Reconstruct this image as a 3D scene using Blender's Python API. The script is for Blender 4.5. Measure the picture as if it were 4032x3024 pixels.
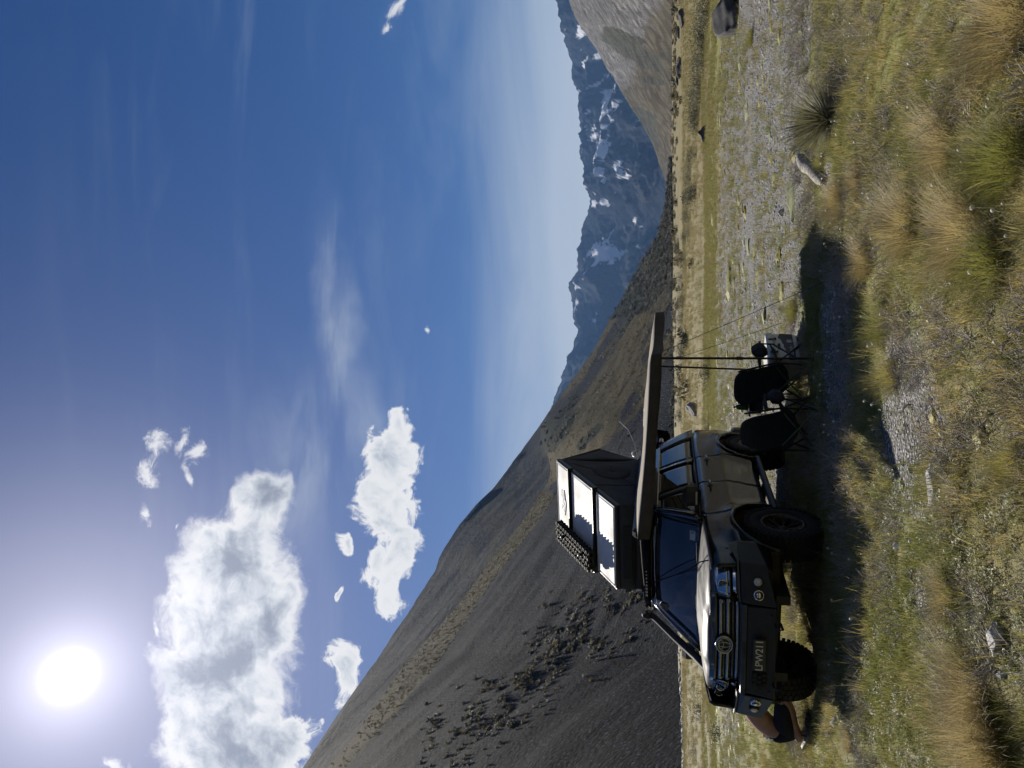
import bpy, bmesh, math, random
import numpy as np
from mathutils import Vector, Matrix, Euler

random.seed(7)
rng = np.random.default_rng(11)
scn = bpy.context.scene
col = scn.collection
for o in list(bpy.data.objects):
    bpy.data.objects.remove(o)

# ------------------------------------------------------------------ camera
FPX, W0, H0 = 2912.0, 4032.0, 3024.0
CAM_H = 1.652
PITCH = math.atan((2640 - 2016) / FPX)
CP, SP = math.cos(PITCH), math.sin(PITCH)
R_ = Vector((1, 0, 0)); U_ = Vector((0, -SP, CP)); F_ = Vector((0, CP, SP))
cam_d = bpy.data.cameras.new('camera')
cam_d.sensor_fit = 'HORIZONTAL'; cam_d.sensor_width = 36.0
cam_d.lens = 36.0 * FPX / W0
cam_d.clip_start = 0.05; cam_d.clip_end = 40000
cam = bpy.data.objects.new('camera', cam_d); col.objects.link(cam)
m3 = Matrix((-U_, R_, -F_)).transposed()          # the phone was held upright: world up points to image left
cam.matrix_world = Matrix.Translation((0, 0, CAM_H)) @ m3.to_4x4()
scn.camera = cam

def ray(x, y):
    a = (1512 - y) / FPX; b = (2016 - x) / FPX
    return np.array([a, CP - b * SP, SP + b * CP])
def gp(x, y, z=0.0):                              # photo pixel -> point on the ground
    d = ray(x, y); t = (z - CAM_H) / d[2]
    return Vector((d[0] * t, d[1] * t, z))
def at_depth(x, y, Y):                            # photo pixel -> point at world depth Y
    d = ray(x, y); t = Y / d[1]
    return Vector((d[0] * t, Y, CAM_H + d[2] * t))

# ------------------------------------------------------------------ sky and sun
sd = ray(273, 2661); SUN = Vector(sd).normalized()
SUN_EL = math.asin(SUN.z); SUN_AZ = math.atan2(SUN.x, SUN.y)
SKY_STRENGTH = 0.05
EXPOSURE = 0.42
HAZE_D = 5.0e-5
sun_d = bpy.data.lights.new('sun', 'SUN'); sun_d.energy = 5.0; sun_d.angle = math.radians(0.53); sun_d.color = (1, 0.93, 0.82)
sun = bpy.data.objects.new('sun', sun_d); col.objects.link(sun)
sun.rotation_euler = (-SUN).to_track_quat('-Z', 'Y').to_euler()

world = bpy.data.worlds.new('World'); scn.world = world; world.use_nodes = True
wt = world.node_tree; wn, wl = wt.nodes, wt.links
wn.clear()
def N(tree, kind, **kw):
    n = tree.nodes.new(kind)
    for k, v in kw.items():
        if k == 'inp':
            for kk, vv in v.items(): n.inputs[kk].default_value = vv
        else: setattr(n, k, v)
    return n
def wmath(op, a, b=None, c=None, clamp=False, tree=None):
    tree = tree or wt
    n = tree.nodes.new('ShaderNodeMath'); n.operation = op; n.use_clamp = clamp
    for i, v in enumerate((a, b, c)):
        if v is None: continue
        if isinstance(v, (int, float)): n.inputs[i].default_value = v
        else: tree.links.new(v, n.inputs[i])
    return n.outputs[0]
def mrange(v, a, b, c=0.0, d=1.0, tree=None, smooth=True):
    tree = tree or wt
    n = tree.nodes.new('ShaderNodeMapRange'); n.interpolation_type = 'SMOOTHSTEP' if smooth else 'LINEAR'
    tree.links.new(v, n.inputs[0])
    for i, x in zip((1, 2, 3, 4), (a, b, c, d)): n.inputs[i].default_value = x
    return n.outputs[0]

w_out = N(wt, 'ShaderNodeOutputWorld')
tc = N(wt, 'ShaderNodeTexCoord')
sky = N(wt, 'ShaderNodeTexSky', sky_type='NISHITA', sun_disc=False, sun_elevation=SUN_EL, sun_rotation=SUN_AZ,
        altitude=900, air_density=1.0, dust_density=0.6, ozone_density=2.6)
hsv = N(wt, 'ShaderNodeHueSaturation', inp={'Hue': 0.513, 'Saturation': 1.36, 'Value': 0.83})
wl.new(sky.outputs[0], hsv.inputs['Color'])
bg_sky = N(wt, 'ShaderNodeBackground', inp={'Strength': SKY_STRENGTH}); wl.new(hsv.outputs[0], bg_sky.inputs[0])
sep = N(wt, 'ShaderNodeSeparateXYZ'); wl.new(tc.outputs['Generated'], sep.inputs[0])
# flat chart of the sky to the north: (east / north, up / north)
ynz = wmath('MAXIMUM', wmath('ABSOLUTE', sep.outputs[1]), 0.02)
pX = wmath('DIVIDE', sep.outputs[0], ynz); pZ = wmath('DIVIDE', sep.outputs[2], ynz)
cmb = N(wt, 'ShaderNodeCombineXYZ'); wl.new(pX, cmb.inputs[0]); wl.new(pZ, cmb.inputs[2])
wl.new(mrange(sep.outputs[1], -0.01, 0.01, 7.0, 0.0), cmb.inputs[1])      # the south half has its own clouds
P_ = cmb.outputs[0]
warp = N(wt, 'ShaderNodeTexNoise', inp={'Scale': 9.0, 'Detail': 3.0, 'Roughness': 0.55}); wl.new(P_, warp.inputs['Vector'])
wv = N(wt, 'ShaderNodeVectorMath', operation='MULTIPLY_ADD'); wl.new(warp.outputs['Color'], wv.inputs[0])
wv.inputs[1].default_value = (.075, .0, .075)
wsub = N(wt, 'ShaderNodeVectorMath', operation='SUBTRACT'); wl.new(P_, wsub.inputs[0]); wsub.inputs[1].default_value = (.0375, 0, .0375)
wl.new(wsub.outputs[0], wv.inputs[2]); PW = wv.outputs[0]
K = 4032 / 2212.0
def chart(dx, dy):
    d = ray(dx * K, dy * K); return d[0] / d[1], d[2] / d[1]
big = [(565,1085,72,66),(500,1235,138,150),(478,1430,165,200),(488,1630,160,160),(590,1330,70,110)]
mid = [(866,920,26,42),(850,990,52,70),(836,1100,68,100),(848,1212,56,72),(856,1296,36,50),
       (620,1590,62,62),(600,1650,60,50),(738,1455,36,54),(735,1175,15,30),(728,1290,7,20)]
wisp = [(318,1010,42,50),(345,965,26,40),(298,1115,17,30),(392,955,17,40),(425,975,26,32),(408,1030,11,30),(912,970,11,26),(908,1100,9,12),(896,880,6,8),
        (248,1650,40,26),(866,12,32,26),(846,45,17,14),(928,718,8,15),(375,1130,9,12),(345,1350,12,35)]
def field(lst, k):
    cur = None
    for (cx, cy, rx, ry) in lst:
        X, Z = chart(cx, cy); X2, Z2 = chart(cx + rx, cy); X3, Z3 = chart(cx, cy + ry)
        iz = 1 / max(abs(Z - Z2), 1e-4); ix = 1 / max(abs(X3 - X), 1e-4)
        n = N(wt, 'ShaderNodeVectorMath', operation='MULTIPLY_ADD'); wl.new(PW, n.inputs[0])
        n.inputs[1].default_value = (ix, 1.0, iz); n.inputs[2].default_value = (-X * ix, 0, -Z * iz)
        l = N(wt, 'ShaderNodeVectorMath', operation='LENGTH'); wl.new(n.outputs[0], l.inputs[0])
        cur = l.outputs['Value'] if cur is None else wmath('SMOOTH_MIN', cur, l.outputs['Value'], k)
    return cur
def wnoise(scale, det, rough, vec, dist=0.0):
    n = N(wt, 'ShaderNodeTexNoise', inp={'Scale': scale, 'Detail': det, 'Roughness': rough, 'Distortion': dist}); wl.new(vec, n.inputs['Vector'])
    return n.outputs['Fac']
nz = wnoise(17.0, 7.0, 0.66, PW)
nzf = wnoise(34.0, 6.0, 0.72, PW, 0.4)
nzi = wnoise(8.0, 4.0, 0.6, PW)
fb = wmath('ADD', wmath('SUBTRACT', 1.00, field(big, 0.45)), wmath('MULTIPLY', wmath('SUBTRACT', nz, 0.5), 1.25))
fm = wmath('ADD', wmath('SUBTRACT', 1.05, field(mid, 0.15)), wmath('MULTIPLY', wmath('SUBTRACT', wmath('ADD', wmath('MULTIPLY', nz, 0.55), wmath('MULTIPLY', nzf, 0.45)), 0.5), 3.6))
fw = wmath('ADD', wmath('SUBTRACT', 0.95, field(wisp, 0.3)), wmath('MULTIPLY', wmath('SUBTRACT', nzf, 0.52), 3.2))
fg0 = wnoise(2.2, 8.0, 0.6, PW)                      # fair-weather clouds over the rest of the sky
south = mrange(sep.outputs[1], -0.25, 0.0, 1.0, 0.0)
fs = wmath('MULTIPLY', wmath('SUBTRACT', fg0, 0.56), wmath('MULTIPLY', south, 5.0))
fbm_ = wmath('MAXIMUM', fb, fm)
cov = wmath('MAXIMUM', mrange(fbm_, -0.06, 0.32), wmath('MAXIMUM', mrange(fw, 0.05, 0.9, 0, 0.85), mrange(fs, 0.0, 0.35)))
cov = wmath('MULTIPLY', cov, mrange(sep.outputs[2], -0.02, 0.02))
tv = wmath('ADD', wmath('MULTIPLY', wmath('SUBTRACT', nzi, 0.5), 1.5), wmath('MULTIPLY', wmath('SUBTRACT', nz, 0.5), 0.7))
thick = wmath('MAXIMUM', mrange(wmath('ADD', fb, tv), 0.08, 0.98), wmath('MULTIPLY', mrange(wmath('ADD', fm, tv), 0.3, 1.7), 0.75))
ccol = N(wt, 'ShaderNodeValToRGB'); cr = ccol.color_ramp
cr.elements[0].position = 0.0; cr.elements[0].color = (1.0, 1.0, 1.0, 1)
cr.elements[1].position = 1.0; cr.elements[1].color = (.30, .345, .43, 1)
e = cr.elements.new(0.40); e.color = (.70, .745, .80, 1)
wl.new(thick, ccol.inputs[0])
bg_c = N(wt, 'ShaderNodeBackground', inp={'Strength': 0.66}); wl.new(ccol.outputs[0], bg_c.inputs[0])
mixc = N(wt, 'ShaderNodeMixShader'); wl.new(cov, mixc.inputs[0])
# thin high cirrus and the pale cloud bank low over the range
cs = N(wt, 'ShaderNodeVectorMath', operation='MULTIPLY'); wl.new(P_, cs.inputs[0]); cs.inputs[1].default_value = (1.2, 1, 6.0)
cir = wnoise(1.5, 5.0, 0.6, cs.outputs[0], 0.6)
cirm = wmath('MULTIPLY', mrange(cir, 0.46, 0.75), mrange(pZ, 0.10, 0.35))
cirm = wmath('MULTIPLY', wmath('MULTIPLY', cirm, mrange(pZ, 1.1, 0.55)), 0.12)
low = wmath('MULTIPLY', mrange(wmath('ADD', pZ, wmath('MULTIPLY', cir, -0.16)), 0.22, 0.04), 0.80)
streak = [(700, 560, 40, 230), (735, 760, 55, 240), (780, 950, 90, 200), (640, 1000, 120, 260)]
wsp = wmath('MULTIPLY', mrange(wmath('SUBTRACT', 1.0, field(streak, 0.5)), -0.1, 1.1), mrange(cir, 0.34, 0.66, 0.05, 0.50))
veil = wmath('MAXIMUM', wmath('MAXIMUM', cirm, wsp), low)
bg_v = N(wt, 'ShaderNodeBackground', inp={'Color': (.72, .79, .86, 1), 'Strength': 0.62})
mixv = N(wt, 'ShaderNodeMixShader'); wl.new(veil, mixv.inputs[0]); wl.new(bg_sky.outputs[0], mixv.inputs[1]); wl.new(bg_v.outputs[0], mixv.inputs[2])
wl.new(mixv.outputs[0], mixc.inputs[1]); wl.new(bg_c.outputs[0], mixc.inputs[2])
# aureole and blinding disc round the sun
dt = N(wt, 'ShaderNodeVectorMath', operation='DOT_PRODUCT'); wl.new(tc.outputs['Generated'], dt.inputs[0]); dt.inputs[1].default_value = SUN
q = wmath('SUBTRACT', 1.0, dt.outputs['Value'])
g0 = wmath('MULTIPLY', wmath('EXPONENT', wmath('MULTIPLY', q, -9500.0)), 6.0)
g1 = wmath('MULTIPLY', wmath('EXPONENT', wmath('MULTIPLY', q, -700.0)), 0.46)
g2 = wmath('MULTIPLY', wmath('EXPONENT', wmath('MULTIPLY', q, -60.0)), 0.24)
g3 = wmath('MULTIPLY', wmath('EXPONENT', wmath('MULTIPLY', q, -10.0)), 0.030)
bg_g = N(wt, 'ShaderNodeBackground', inp={'Color': (.90, .86, 1.0, 1)})
wl.new(wmath('ADD', wmath('ADD', g1, g2), wmath('ADD', g3, g0)), bg_g.inputs['Strength'])
adds = N(wt, 'ShaderNodeAddShader'); wl.new(mixc.outputs[0], adds.inputs[0]); wl.new(bg_g.outputs[0], adds.inputs[1])
wl.new(adds.outputs[0], w_out.inputs['Surface'])
world.cycles.sampling_method = 'MANUAL'; world.cycles.sample_map_resolution = 1024

vs = scn.view_settings
vs.view_transform = 'Standard'; vs.look = 'None'; vs.gamma = 1.0; vs.exposure = EXPOSURE; vs.use_curve_mapping = False
scn.render.engine = 'CYCLES'
cy = scn.cycles
cy.max_bounces = 7; cy.diffuse_bounces = 3; cy.glossy_bounces = 4; cy.transmission_bounces = 6; cy.transparent_max_bounces = 10; cy.volume_bounces = 0
cy.use_denoising = True; cy.denoiser = 'OPENIMAGEDENOISE'; cy.denoising_input_passes = 'RGB_ALBEDO_NORMAL'; cy.denoising_prefilter = 'ACCURATE'
cy.sample_clamp_indirect = 6.0; cy.sample_clamp_direct = 30.0; cy.caustics_reflective = False; cy.caustics_refractive = False

# ------------------------------------------------------------------ materials
MATS = {}
def principled(name):
    m = bpy.data.materials.new(name); m.use_nodes = True; MATS[name] = m
    return m, m.node_tree, m.node_tree.nodes['Principled BSDF']
def mat(name, c, rough=0.5, metal=0.0, c2=None, scale=8.0, bump=0.0, bscale=None, coat=0.0, rvar=0.0, detail=5.0, spec=0.5, lo=.35, hi=.65):
    m, t, b = principled(name)
    b.inputs['Base Color'].default_value = (*c, 1); b.inputs['Roughness'].default_value = rough; b.inputs['Metallic'].default_value = metal
    b.inputs['Coat Weight'].default_value = coat; b.inputs['Specular IOR Level'].default_value = spec
    if c2 is not None or bump or rvar:
        co = N(t, 'ShaderNodeTexCoord')
        n = N(t, 'ShaderNodeTexNoise', inp={'Scale': scale, 'Detail': detail, 'Roughness': 0.6}); t.links.new(co.outputs['Object'], n.inputs['Vector'])
        if c2 is not None:
            mx = N(t, 'ShaderNodeMix', data_type='RGBA'); mx.inputs[6].default_value = (*c, 1); mx.inputs[7].default_value = (*c2, 1)
            t.links.new(mrange(n.outputs['Fac'], lo, hi, tree=t), mx.inputs[0]); t.links.new(mx.outputs[2], b.inputs['Base Color'])
        if rvar:
            t.links.new(mrange(n.outputs['Fac'], .3, .7, max(rough - rvar, .02), rough + rvar, tree=t), b.inputs['Roughness'])
        if bump:
            n2 = N(t, 'ShaderNodeTexNoise', inp={'Scale': bscale or scale * 4, 'Detail': 4.0}); t.links.new(co.outputs['Object'], n2.inputs['Vector'])
            bp = N(t, 'ShaderNodeBump', inp={'Strength': bump, 'Distance': 0.01}); t.links.new(n2.outputs['Fac'], bp.inputs['Height'])
            t.links.new(bp.outputs[0], b.inputs['Normal'])
    return m
def leafmat(name, c, c2, trans=0.5, scale=1.2, tip=None, rough=0.6, use_random=True):
    """grass and leaves: part of the light shines through; colour varies from plant to plant"""
    m = bpy.data.materials.new(name); m.use_nodes = True; MATS[name] = m
    t = m.node_tree; t.nodes.clear()
    out = N(t, 'ShaderNodeOutputMaterial')
    info = N(t, 'ShaderNodeObjectInfo'); geo = N(t, 'ShaderNodeNewGeometry')
    n = N(t, 'ShaderNodeTexNoise', inp={'Scale': scale, 'Detail': 3.0}); t.links.new(geo.outputs['Position'], n.inputs['Vector'])
    fac = wmath('ADD', wmath('MULTIPLY', n.outputs['Fac'], 0.9, tree=t), wmath('MULTIPLY', wmath('SUBTRACT', info.outputs['Random'], 0.5, tree=t), 0.7, tree=t), tree=t, clamp=True)
    fac = wmath('ADD', fac, wmath('MULTIPLY', wmath('SUBTRACT', geo.outputs['Random Per Island'], 0.5, tree=t), 0.55, tree=t), tree=t, clamp=True)
    mx = N(t, 'ShaderNodeMix', data_type='RGBA'); mx.inputs[6].default_value = (*c, 1); mx.inputs[7].default_value = (*c2, 1)
    t.links.new(fac, mx.inputs[0]); colr = mx.outputs[2]
    d = N(t, 'ShaderNodeBsdfPrincipled', inp={'Roughness': rough, 'Specular IOR Level': 0.35}); tr = N(t, 'ShaderNodeBsdfTranslucent')
    t.links.new(colr, d.inputs['Base Color'])
    br = N(t, 'ShaderNodeMix', data_type='RGBA', blend_type='MULTIPLY'); br.inputs[0].default_value = 1.0; t.links.new(colr, br.inputs[6]); br.inputs[7].default_value = (1.0, 1.0, .85, 1)
    t.links.new(br.outputs[2], tr.inputs[0])
    ms = N(t, 'ShaderNodeMixShader', inp={'Fac': trans}); t.links.new(d.outputs[0], ms.inputs[1]); t.links.new(tr.outputs[0], ms.inputs[2])
    t.links.new(ms.outputs[0], out.inputs['Surface'])
    return m

# ------------------------------------------------------------------ numpy noise
_perm = rng.integers(0, 2**31, 4096)
def vnoise(x, y, seed=0):
    x = np.asarray(x, float); y = np.asarray(y, float)
    xi = np.floor(x).astype(np.int64); yi = np.floor(y).astype(np.int64)
    fx = x - xi; fy = y - yi
    fx = fx * fx * fx * (fx * (fx * 6 - 15) + 10); fy = fy * fy * fy * (fy * (fy * 6 - 15) + 10)
    def h(a, b):
        v = (a * 374761393 + b * 668265263 + seed * 1274126177) & 0x7fffffff
        v = (v ^ (v >> 13)) * 1103515245 & 0x7fffffff
        v = (v ^ (v >> 16)) & 0xffff
        return v / 65535.0
    a = h(xi, yi); b = h(xi + 1, yi); c = h(xi, yi + 1); d = h(xi + 1, yi + 1)
    return a + (b - a) * fx + (c - a) * fy + (a - b - c + d) * fx * fy
def fbm(x, y, oct=5, seed=0, gain=0.5, ridge=False):
    s = 0; a = 1; tot = 0
    for i in range(oct):
        v = vnoise(x * 2**i + 13.7 * i, y * 2**i + 7.1 * i, seed + i)
        if ridge: v = 1 - abs(2 * v - 1)
        s = s + a * v; tot += a; a *= gain
    return s / tot

# ------------------------------------------------------------------ mesh helpers
class MB:
    def __init__(s): s.v = []; s.f = []; s.sm = []
    def add(s, vs, fs, smooth=False):
        b = len(s.v); s.v += [tuple(p) for p in vs]; s.f += [tuple(b + i for i in f) for f in fs]; s.sm += [smooth] * len(fs); return s
    def box(s, c, d, rot=None, bev=0.0):
        c = Vector(c); hx, hy, hz = d[0] / 2, d[1] / 2, d[2] / 2
        if bev > 0:
            b = min(bev, hx * .9, hy * .9, hz * .9); vs = []; idx = {}
            for sx in (-1, 1):
                for sy in (-1, 1):
                    for sz in (-1, 1):
                        for k, p in enumerate(((hx, hy - b, hz - b), (hx - b, hy, hz - b), (hx - b, hy - b, hz))):
                            idx[(sx, sy, sz, k)] = len(vs); vs.append(Vector((p[0] * sx, p[1] * sy, p[2] * sz)))
            fs = []
            for a in range(3):
                o1, o2 = [i for i in range(3) if i != a]
                for sg in (-1, 1):
                    q = []
                    for (u, w) in ((-1, -1), (1, -1), (1, 1), (-1, 1)):
                        t = [0, 0, 0]; t[a] = sg; t[o1] = u; t[o2] = w; q.append(idx[(t[0], t[1], t[2], a)])
                    fs.append(q)
                for u in (-1, 1):
                    for w in (-1, 1):
                        q = []
                        for (e_, k) in ((-1, o1), (-1, o2), (1, o2), (1, o1)):
                            t = [0, 0, 0]; t[a] = e_; t[o1] = u; t[o2] = w; q.append(idx[(t[0], t[1], t[2], k)])
                        fs.append(q)
            for sx in (-1, 1):
                for sy in (-1, 1):
                    for sz in (-1, 1): fs.append([idx[(sx, sy, sz, k)] for k in range(3)])
        else:
            vs = [Vector((x, y, z)) for x in (-hx, hx) for y in (-hy, hy) for z in (-hz, hz)]
            fs = [(0, 1, 3, 2), (4, 6, 7, 5), (0, 4, 5, 1), (2, 3, 7, 6), (0, 2, 6, 4), (1, 5, 7, 3)]
        if rot is not None:
            if not isinstance(rot, Matrix): rot = Euler(rot).to_matrix()
            vs = [rot @ p for p in vs]
        return s.add([p + c for p in vs], fs)
    def tube(s, pts, r, n=8, caps=True, smooth=True):
        pts = [Vector(p) for p in pts]; rr = r if isinstance(r, (list, tuple)) else [r] * len(pts)
        vs = []; fs = []; up = None
        for i, p in enumerate(pts):
            t = (pts[min(i + 1, len(pts) - 1)] - pts[max(i - 1, 0)])
            t = t.normalized() if t.length > 1e-9 else Vector((0, 0, 1))
            if up is None: up = Vector((0, 0, 1)) if abs(t.z) < .95 else Vector((1, 0, 0))
            a = t.cross(up)
            if a.length < 1e-6: a = t.cross(Vector((0, 1, 0)))
            a.normalize(); b = t.cross(a)
            for k in range(n):
                an = 2 * math.pi * k / n; vs.append(p + (a * math.cos(an) + b * math.sin(an)) * rr[i])
        for i in range(len(pts) - 1):
            for k in range(n): fs.append((i * n + k, i * n + (k + 1) % n, (i + 1) * n + (k + 1) % n, (i + 1) * n + k))
        s.add(vs, fs, smooth)
        if caps:
            s.add(vs[:n], [tuple(range(n))[::-1]]); s.add(vs[-n:], [tuple(range(n))])
        return s
    def lathe(s, prof, c, axis='Y', n=32, smooth=True, close=False):
        vs = []; fs = []; c = Vector(c); m = len(prof)
        for k in range(n):
            a = 2 * math.pi * k / n
            for (r, h) in prof:
                p = (r * math.cos(a), h, r * math.sin(a)) if axis == 'Y' else (r * math.cos(a), r * math.sin(a), h) if axis == 'Z' else (h, r * math.cos(a), r * math.sin(a))
                vs.append(c + Vector(p))
        for k in range(n):
            for j in range(m - 1 + (1 if close else 0)):
                fs.append((k * m + j, k * m + (j + 1) % m, ((k + 1) % n) * m + (j + 1) % m, ((k + 1) % n) * m + j))
        return s.add(vs, fs, smooth)
    def prism(s, poly, f0, f1):
        """poly of 2D points; f0/f1 map a 2D point to the two end faces"""
        n = len(poly); a = [f0(p) for p in poly]; b = [f1(p) for p in poly]
        return s.add(a + b, [tuple(range(n))[::-1], tuple(range(n, 2 * n))] + [(i, (i + 1) % n, n + (i + 1) % n, n + i) for i in range(n)])
    def grid(s, fn, nu, nv, smooth=True, flip=False):
        vs = [fn(i / (nu - 1), j / (nv - 1)) for i in range(nu) for j in range(nv)]
        fs = []
        for i in range(nu - 1):
            for j in range(nv - 1):
                q = (i * nv + j, (i + 1) * nv + j, (i + 1) * nv + j + 1, i * nv + j + 1); fs.append(q[::-1] if flip else q)
        return s.add(vs, fs, smooth)
    def slab(s, fn, nu, nv, off, smooth=True):
        """closed thick sheet: fn(u,v) is the outer face, off(u,v) the inner one"""
        vs = [fn(i / (nu - 1), j / (nv - 1)) for i in range(nu) for j in range(nv)]
        ws = [off(i / (nu - 1), j / (nv - 1)) for i in range(nu) for j in range(nv)]
        n = nu * nv; fs = []
        for i in range(nu - 1):
            for j in range(nv - 1):
                q = (i * nv + j, (i + 1) * nv + j, (i + 1) * nv + j + 1, i * nv + j + 1); fs += [q, tuple(n + k for k in q[::-1])]
        bd = [(i * nv, (i + 1) * nv) for i in range(nu - 1)] + [((i + 1) * nv + nv - 1, i * nv + nv - 1) for i in range(nu - 1)]
        bd += [(j + 1, j) for j in range(nv - 1)] + [((nu - 1) * nv + j, (nu - 1) * nv + j + 1) for j in range(nv - 1)]
        fs += [(b, a, n + a, n + b) for a, b in bd]
        return s.add(vs + ws, fs, smooth)
    def mesh(s, name, m=None, sub=(0, 0, 0)):
        me = bpy.data.meshes.new(name)
        vs = [(p[0] - sub[0], p[1] - sub[1], p[2] - sub[2]) for p in s.v] if any(sub) else s.v
        me.from_pydata([tuple(p) for p in vs], [], s.f)
        me.polygons.foreach_set('use_smooth', s.sm); me.update()
        if m is not None: me.materials.append(MATS[m] if isinstance(m, str) else m)
        return me
    def recalc(s, me):
        bm = bmesh.new(); bm.from_mesh(me); bmesh.ops.recalc_face_normals(bm, faces=bm.faces); bm.to_mesh(me); bm.free(); return me
def fix(me):
    bm = bmesh.new(); bm.from_mesh(me); bmesh.ops.recalc_face_normals(bm, faces=bm.faces); bm.to_mesh(me); bm.free(); return me

def new_obj(name, data, parent=None):
    o = bpy.data.objects.new(name, data); col.objects.link(o)
    if parent is not None: o.parent = parent
    return o
def tag(o, label=None, cat=None, group=None, kind=None):
    if label: o['label'] = label
    if cat: o['category'] = cat
    if group: o['group'] = group
    if kind: o['kind'] = kind
    return o
def copy_tree(o, parent=None):
    c = o.copy(); col.objects.link(c); c.parent = parent
    for ch in o.children: copy_tree(ch, c)
    return c
class Thing:
    """an Empty at the base of a thing; parts are given in the frame F and stored relative to the base"""
    def __init__(s, name, label, cat, frame=Matrix.Identity(4), base=(0, 0, 0), group=None):
        s.base = Vector(base); s.o = new_obj(name, None); s.o.empty_display_size = .1
        s.o.matrix_world = frame @ Matrix.Translation(s.base); tag(s.o, label, cat, group)
    def part(s, name, mb, m, parent=None, label=None, bevel=0.0, recalc=True):
        me = mb.mesh(name, m, sub=s.base) if isinstance(mb, MB) else mb
        if recalc: fix(me)
        o = new_obj(name, me, parent or s.o)
        if label: o['label'] = label
        if bevel:
            md = o.modifiers.new('bevel', 'BEVEL'); md.width = bevel; md.segments = 2; md.limit_method = 'ANGLE'; md.angle_limit = math.radians(40)
        return o
def text_mesh(txt, size, depth=0.003, shear=0.0, bold=0.0, align='CENTER', spacing=1.0):
    c = bpy.data.curves.new('lettering', 'FONT'); c.body = txt; c.size = size; c.extrude = depth / 2; c.shear = shear; c.offset = bold
    c.align_x = align; c.align_y = 'CENTER'; c.space_character = spacing; c.resolution_u = 3
    o = bpy.data.objects.new('lettering', c); col.objects.link(o)
    dg = bpy.context.evaluated_depsgraph_get(); me = bpy.data.meshes.new_from_object(o.evaluated_get(dg))
    bpy.data.objects.remove(o); bpy.data.curves.remove(c)
    return me
def place_text(me, o, xa, ya):
    """map the lettering plane onto axes xa (reading direction) and ya (up) at o"""
    xa = Vector(xa).normalized(); ya = Vector(ya); ya = (ya - xa * ya.dot(xa)).normalized(); za = xa.cross(ya)
    me.transform(Matrix.Translation(o) @ Matrix((xa, ya, za)).transposed().to_4x4()); return me
# ================================================================== land
def interp(pts, key):
    xs = [p[0] for p in pts]; ys = [p[1] for p in pts]; o = np.argsort(xs)
    return np.interp(key, np.array(xs, float)[o], np.array(ys, float)[o])
def sheet(name, pos, uv, m, attrs=None, kind='structure'):
    nu, nv = pos.shape[:2]
    me = bpy.data.meshes.new(name)
    idx = np.arange(nu * nv).reshape(nu, nv)
    f = np.stack([idx[:-1, :-1], idx[1:, :-1], idx[1:, 1:], idx[:-1, 1:]], -1).reshape(-1, 4)
    me.vertices.add(nu * nv); me.vertices.foreach_set('co', pos.reshape(-1).astype(np.float32))
    me.loops.add(f.size); me.loops.foreach_set('vertex_index', f.reshape(-1).astype(np.int32))
    me.polygons.add(len(f)); me.polygons.foreach_set('loop_start', (np.arange(len(f)) * 4).astype(np.int32))
    me.polygons.foreach_set('use_smooth', np.ones(len(f), bool))
    me.update(calc_edges=True)
    ul = me.uv_layers.new(name='UVMap'); ul.data.foreach_set('uv', uv.reshape(-1, 2)[f.reshape(-1)].reshape(-1).astype(np.float32))
    for k, a in (attrs or {}).items():
        at = me.attributes.new(k, 'FLOAT', 'POINT'); at.data.foreach_set('value', np.clip(a, 0, 1).reshape(-1).astype(np.float32))
    me.materials.append(MATS[m]); o = new_obj(name, me); o['kind'] = kind
    return o

def attr(t, name):
    return N(t, 'ShaderNodeAttribute', attribute_name=name).outputs['Fac']
def cmix(t, fac, a, b):
    mx = N(t, 'ShaderNodeMix', data_type='RGBA')
    for i, v in ((6, a), (7, b)):
        if isinstance(v, tuple): mx.inputs[i].default_value = (*v, 1)
        else: t.links.new(v, mx.inputs[i])
    if isinstance(fac, float): mx.inputs[0].default_value = fac
    else: t.links.new(fac, mx.inputs[0])
    return mx.outputs[2]
def tnoise(t, vec, scale, detail=5.0, rough=0.6, kind='Fac', dist=0.0):
    n = N(t, 'ShaderNodeTexNoise', inp={'Scale': scale, 'Detail': detail, 'Roughness': rough, 'Distortion': dist}); t.links.new(vec, n.inputs['Vector'])
    return n.outputs[kind]
def tvor(t, vec, scale, out='Distance', feature='F1'):
    n = N(t, 'ShaderNodeTexVoronoi', feature=feature, inp={'Scale': scale}); t.links.new(vec, n.inputs['Vector']); return n.outputs[out]
def scaled(t, vec, s):
    n = N(t, 'ShaderNodeVectorMath', operation='MULTIPLY'); t.links.new(vec, n.inputs[0]); n.inputs[1].default_value = s; return n.outputs[0]

# ---- ground material: gravel, turf, lichen
m, t, b = principled('ground_soil')
geo = N(t, 'ShaderNodeNewGeometry'); pos = geo.outputs['Position']
gm = attr(t, 'gravel')
n1 = tnoise(t, pos, 1.3, 6.0, 0.65); n2 = tnoise(t, pos, 0.13, 5.0, 0.6); n3 = tnoise(t, pos, 14.0, 4.0, 0.7)
gmask = mrange(wmath('ADD', gm, wmath('MULTIPLY', wmath('SUBTRACT', n1, .5, tree=t), 1.1, tree=t), tree=t), .38, .62, tree=t)
vd = tvor(t, pos, 34.0, 'Color'); vdist = tvor(t, pos, 34.0); vb = tvor(t, pos, 13.0); vbc = tvor(t, pos, 13.0, 'Color')
sv = N(t, 'ShaderNodeSeparateColor'); t.links.new(vd, sv.inputs[0])
stone = cmix(t, sv.outputs[0], (.22, .22, .225), (.46, .455, .45))
stone = cmix(t, mrange(vdist, .25, .62, tree=t), stone, (.12, .115, .10))
turf = cmix(t, mrange(n1, .35, .65, tree=t), (.16, .15, .055), (.27, .225, .105))
turf = cmix(t, mrange(n2, .40, .62, tree=t), turf, (.19, .20, .055))
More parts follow.
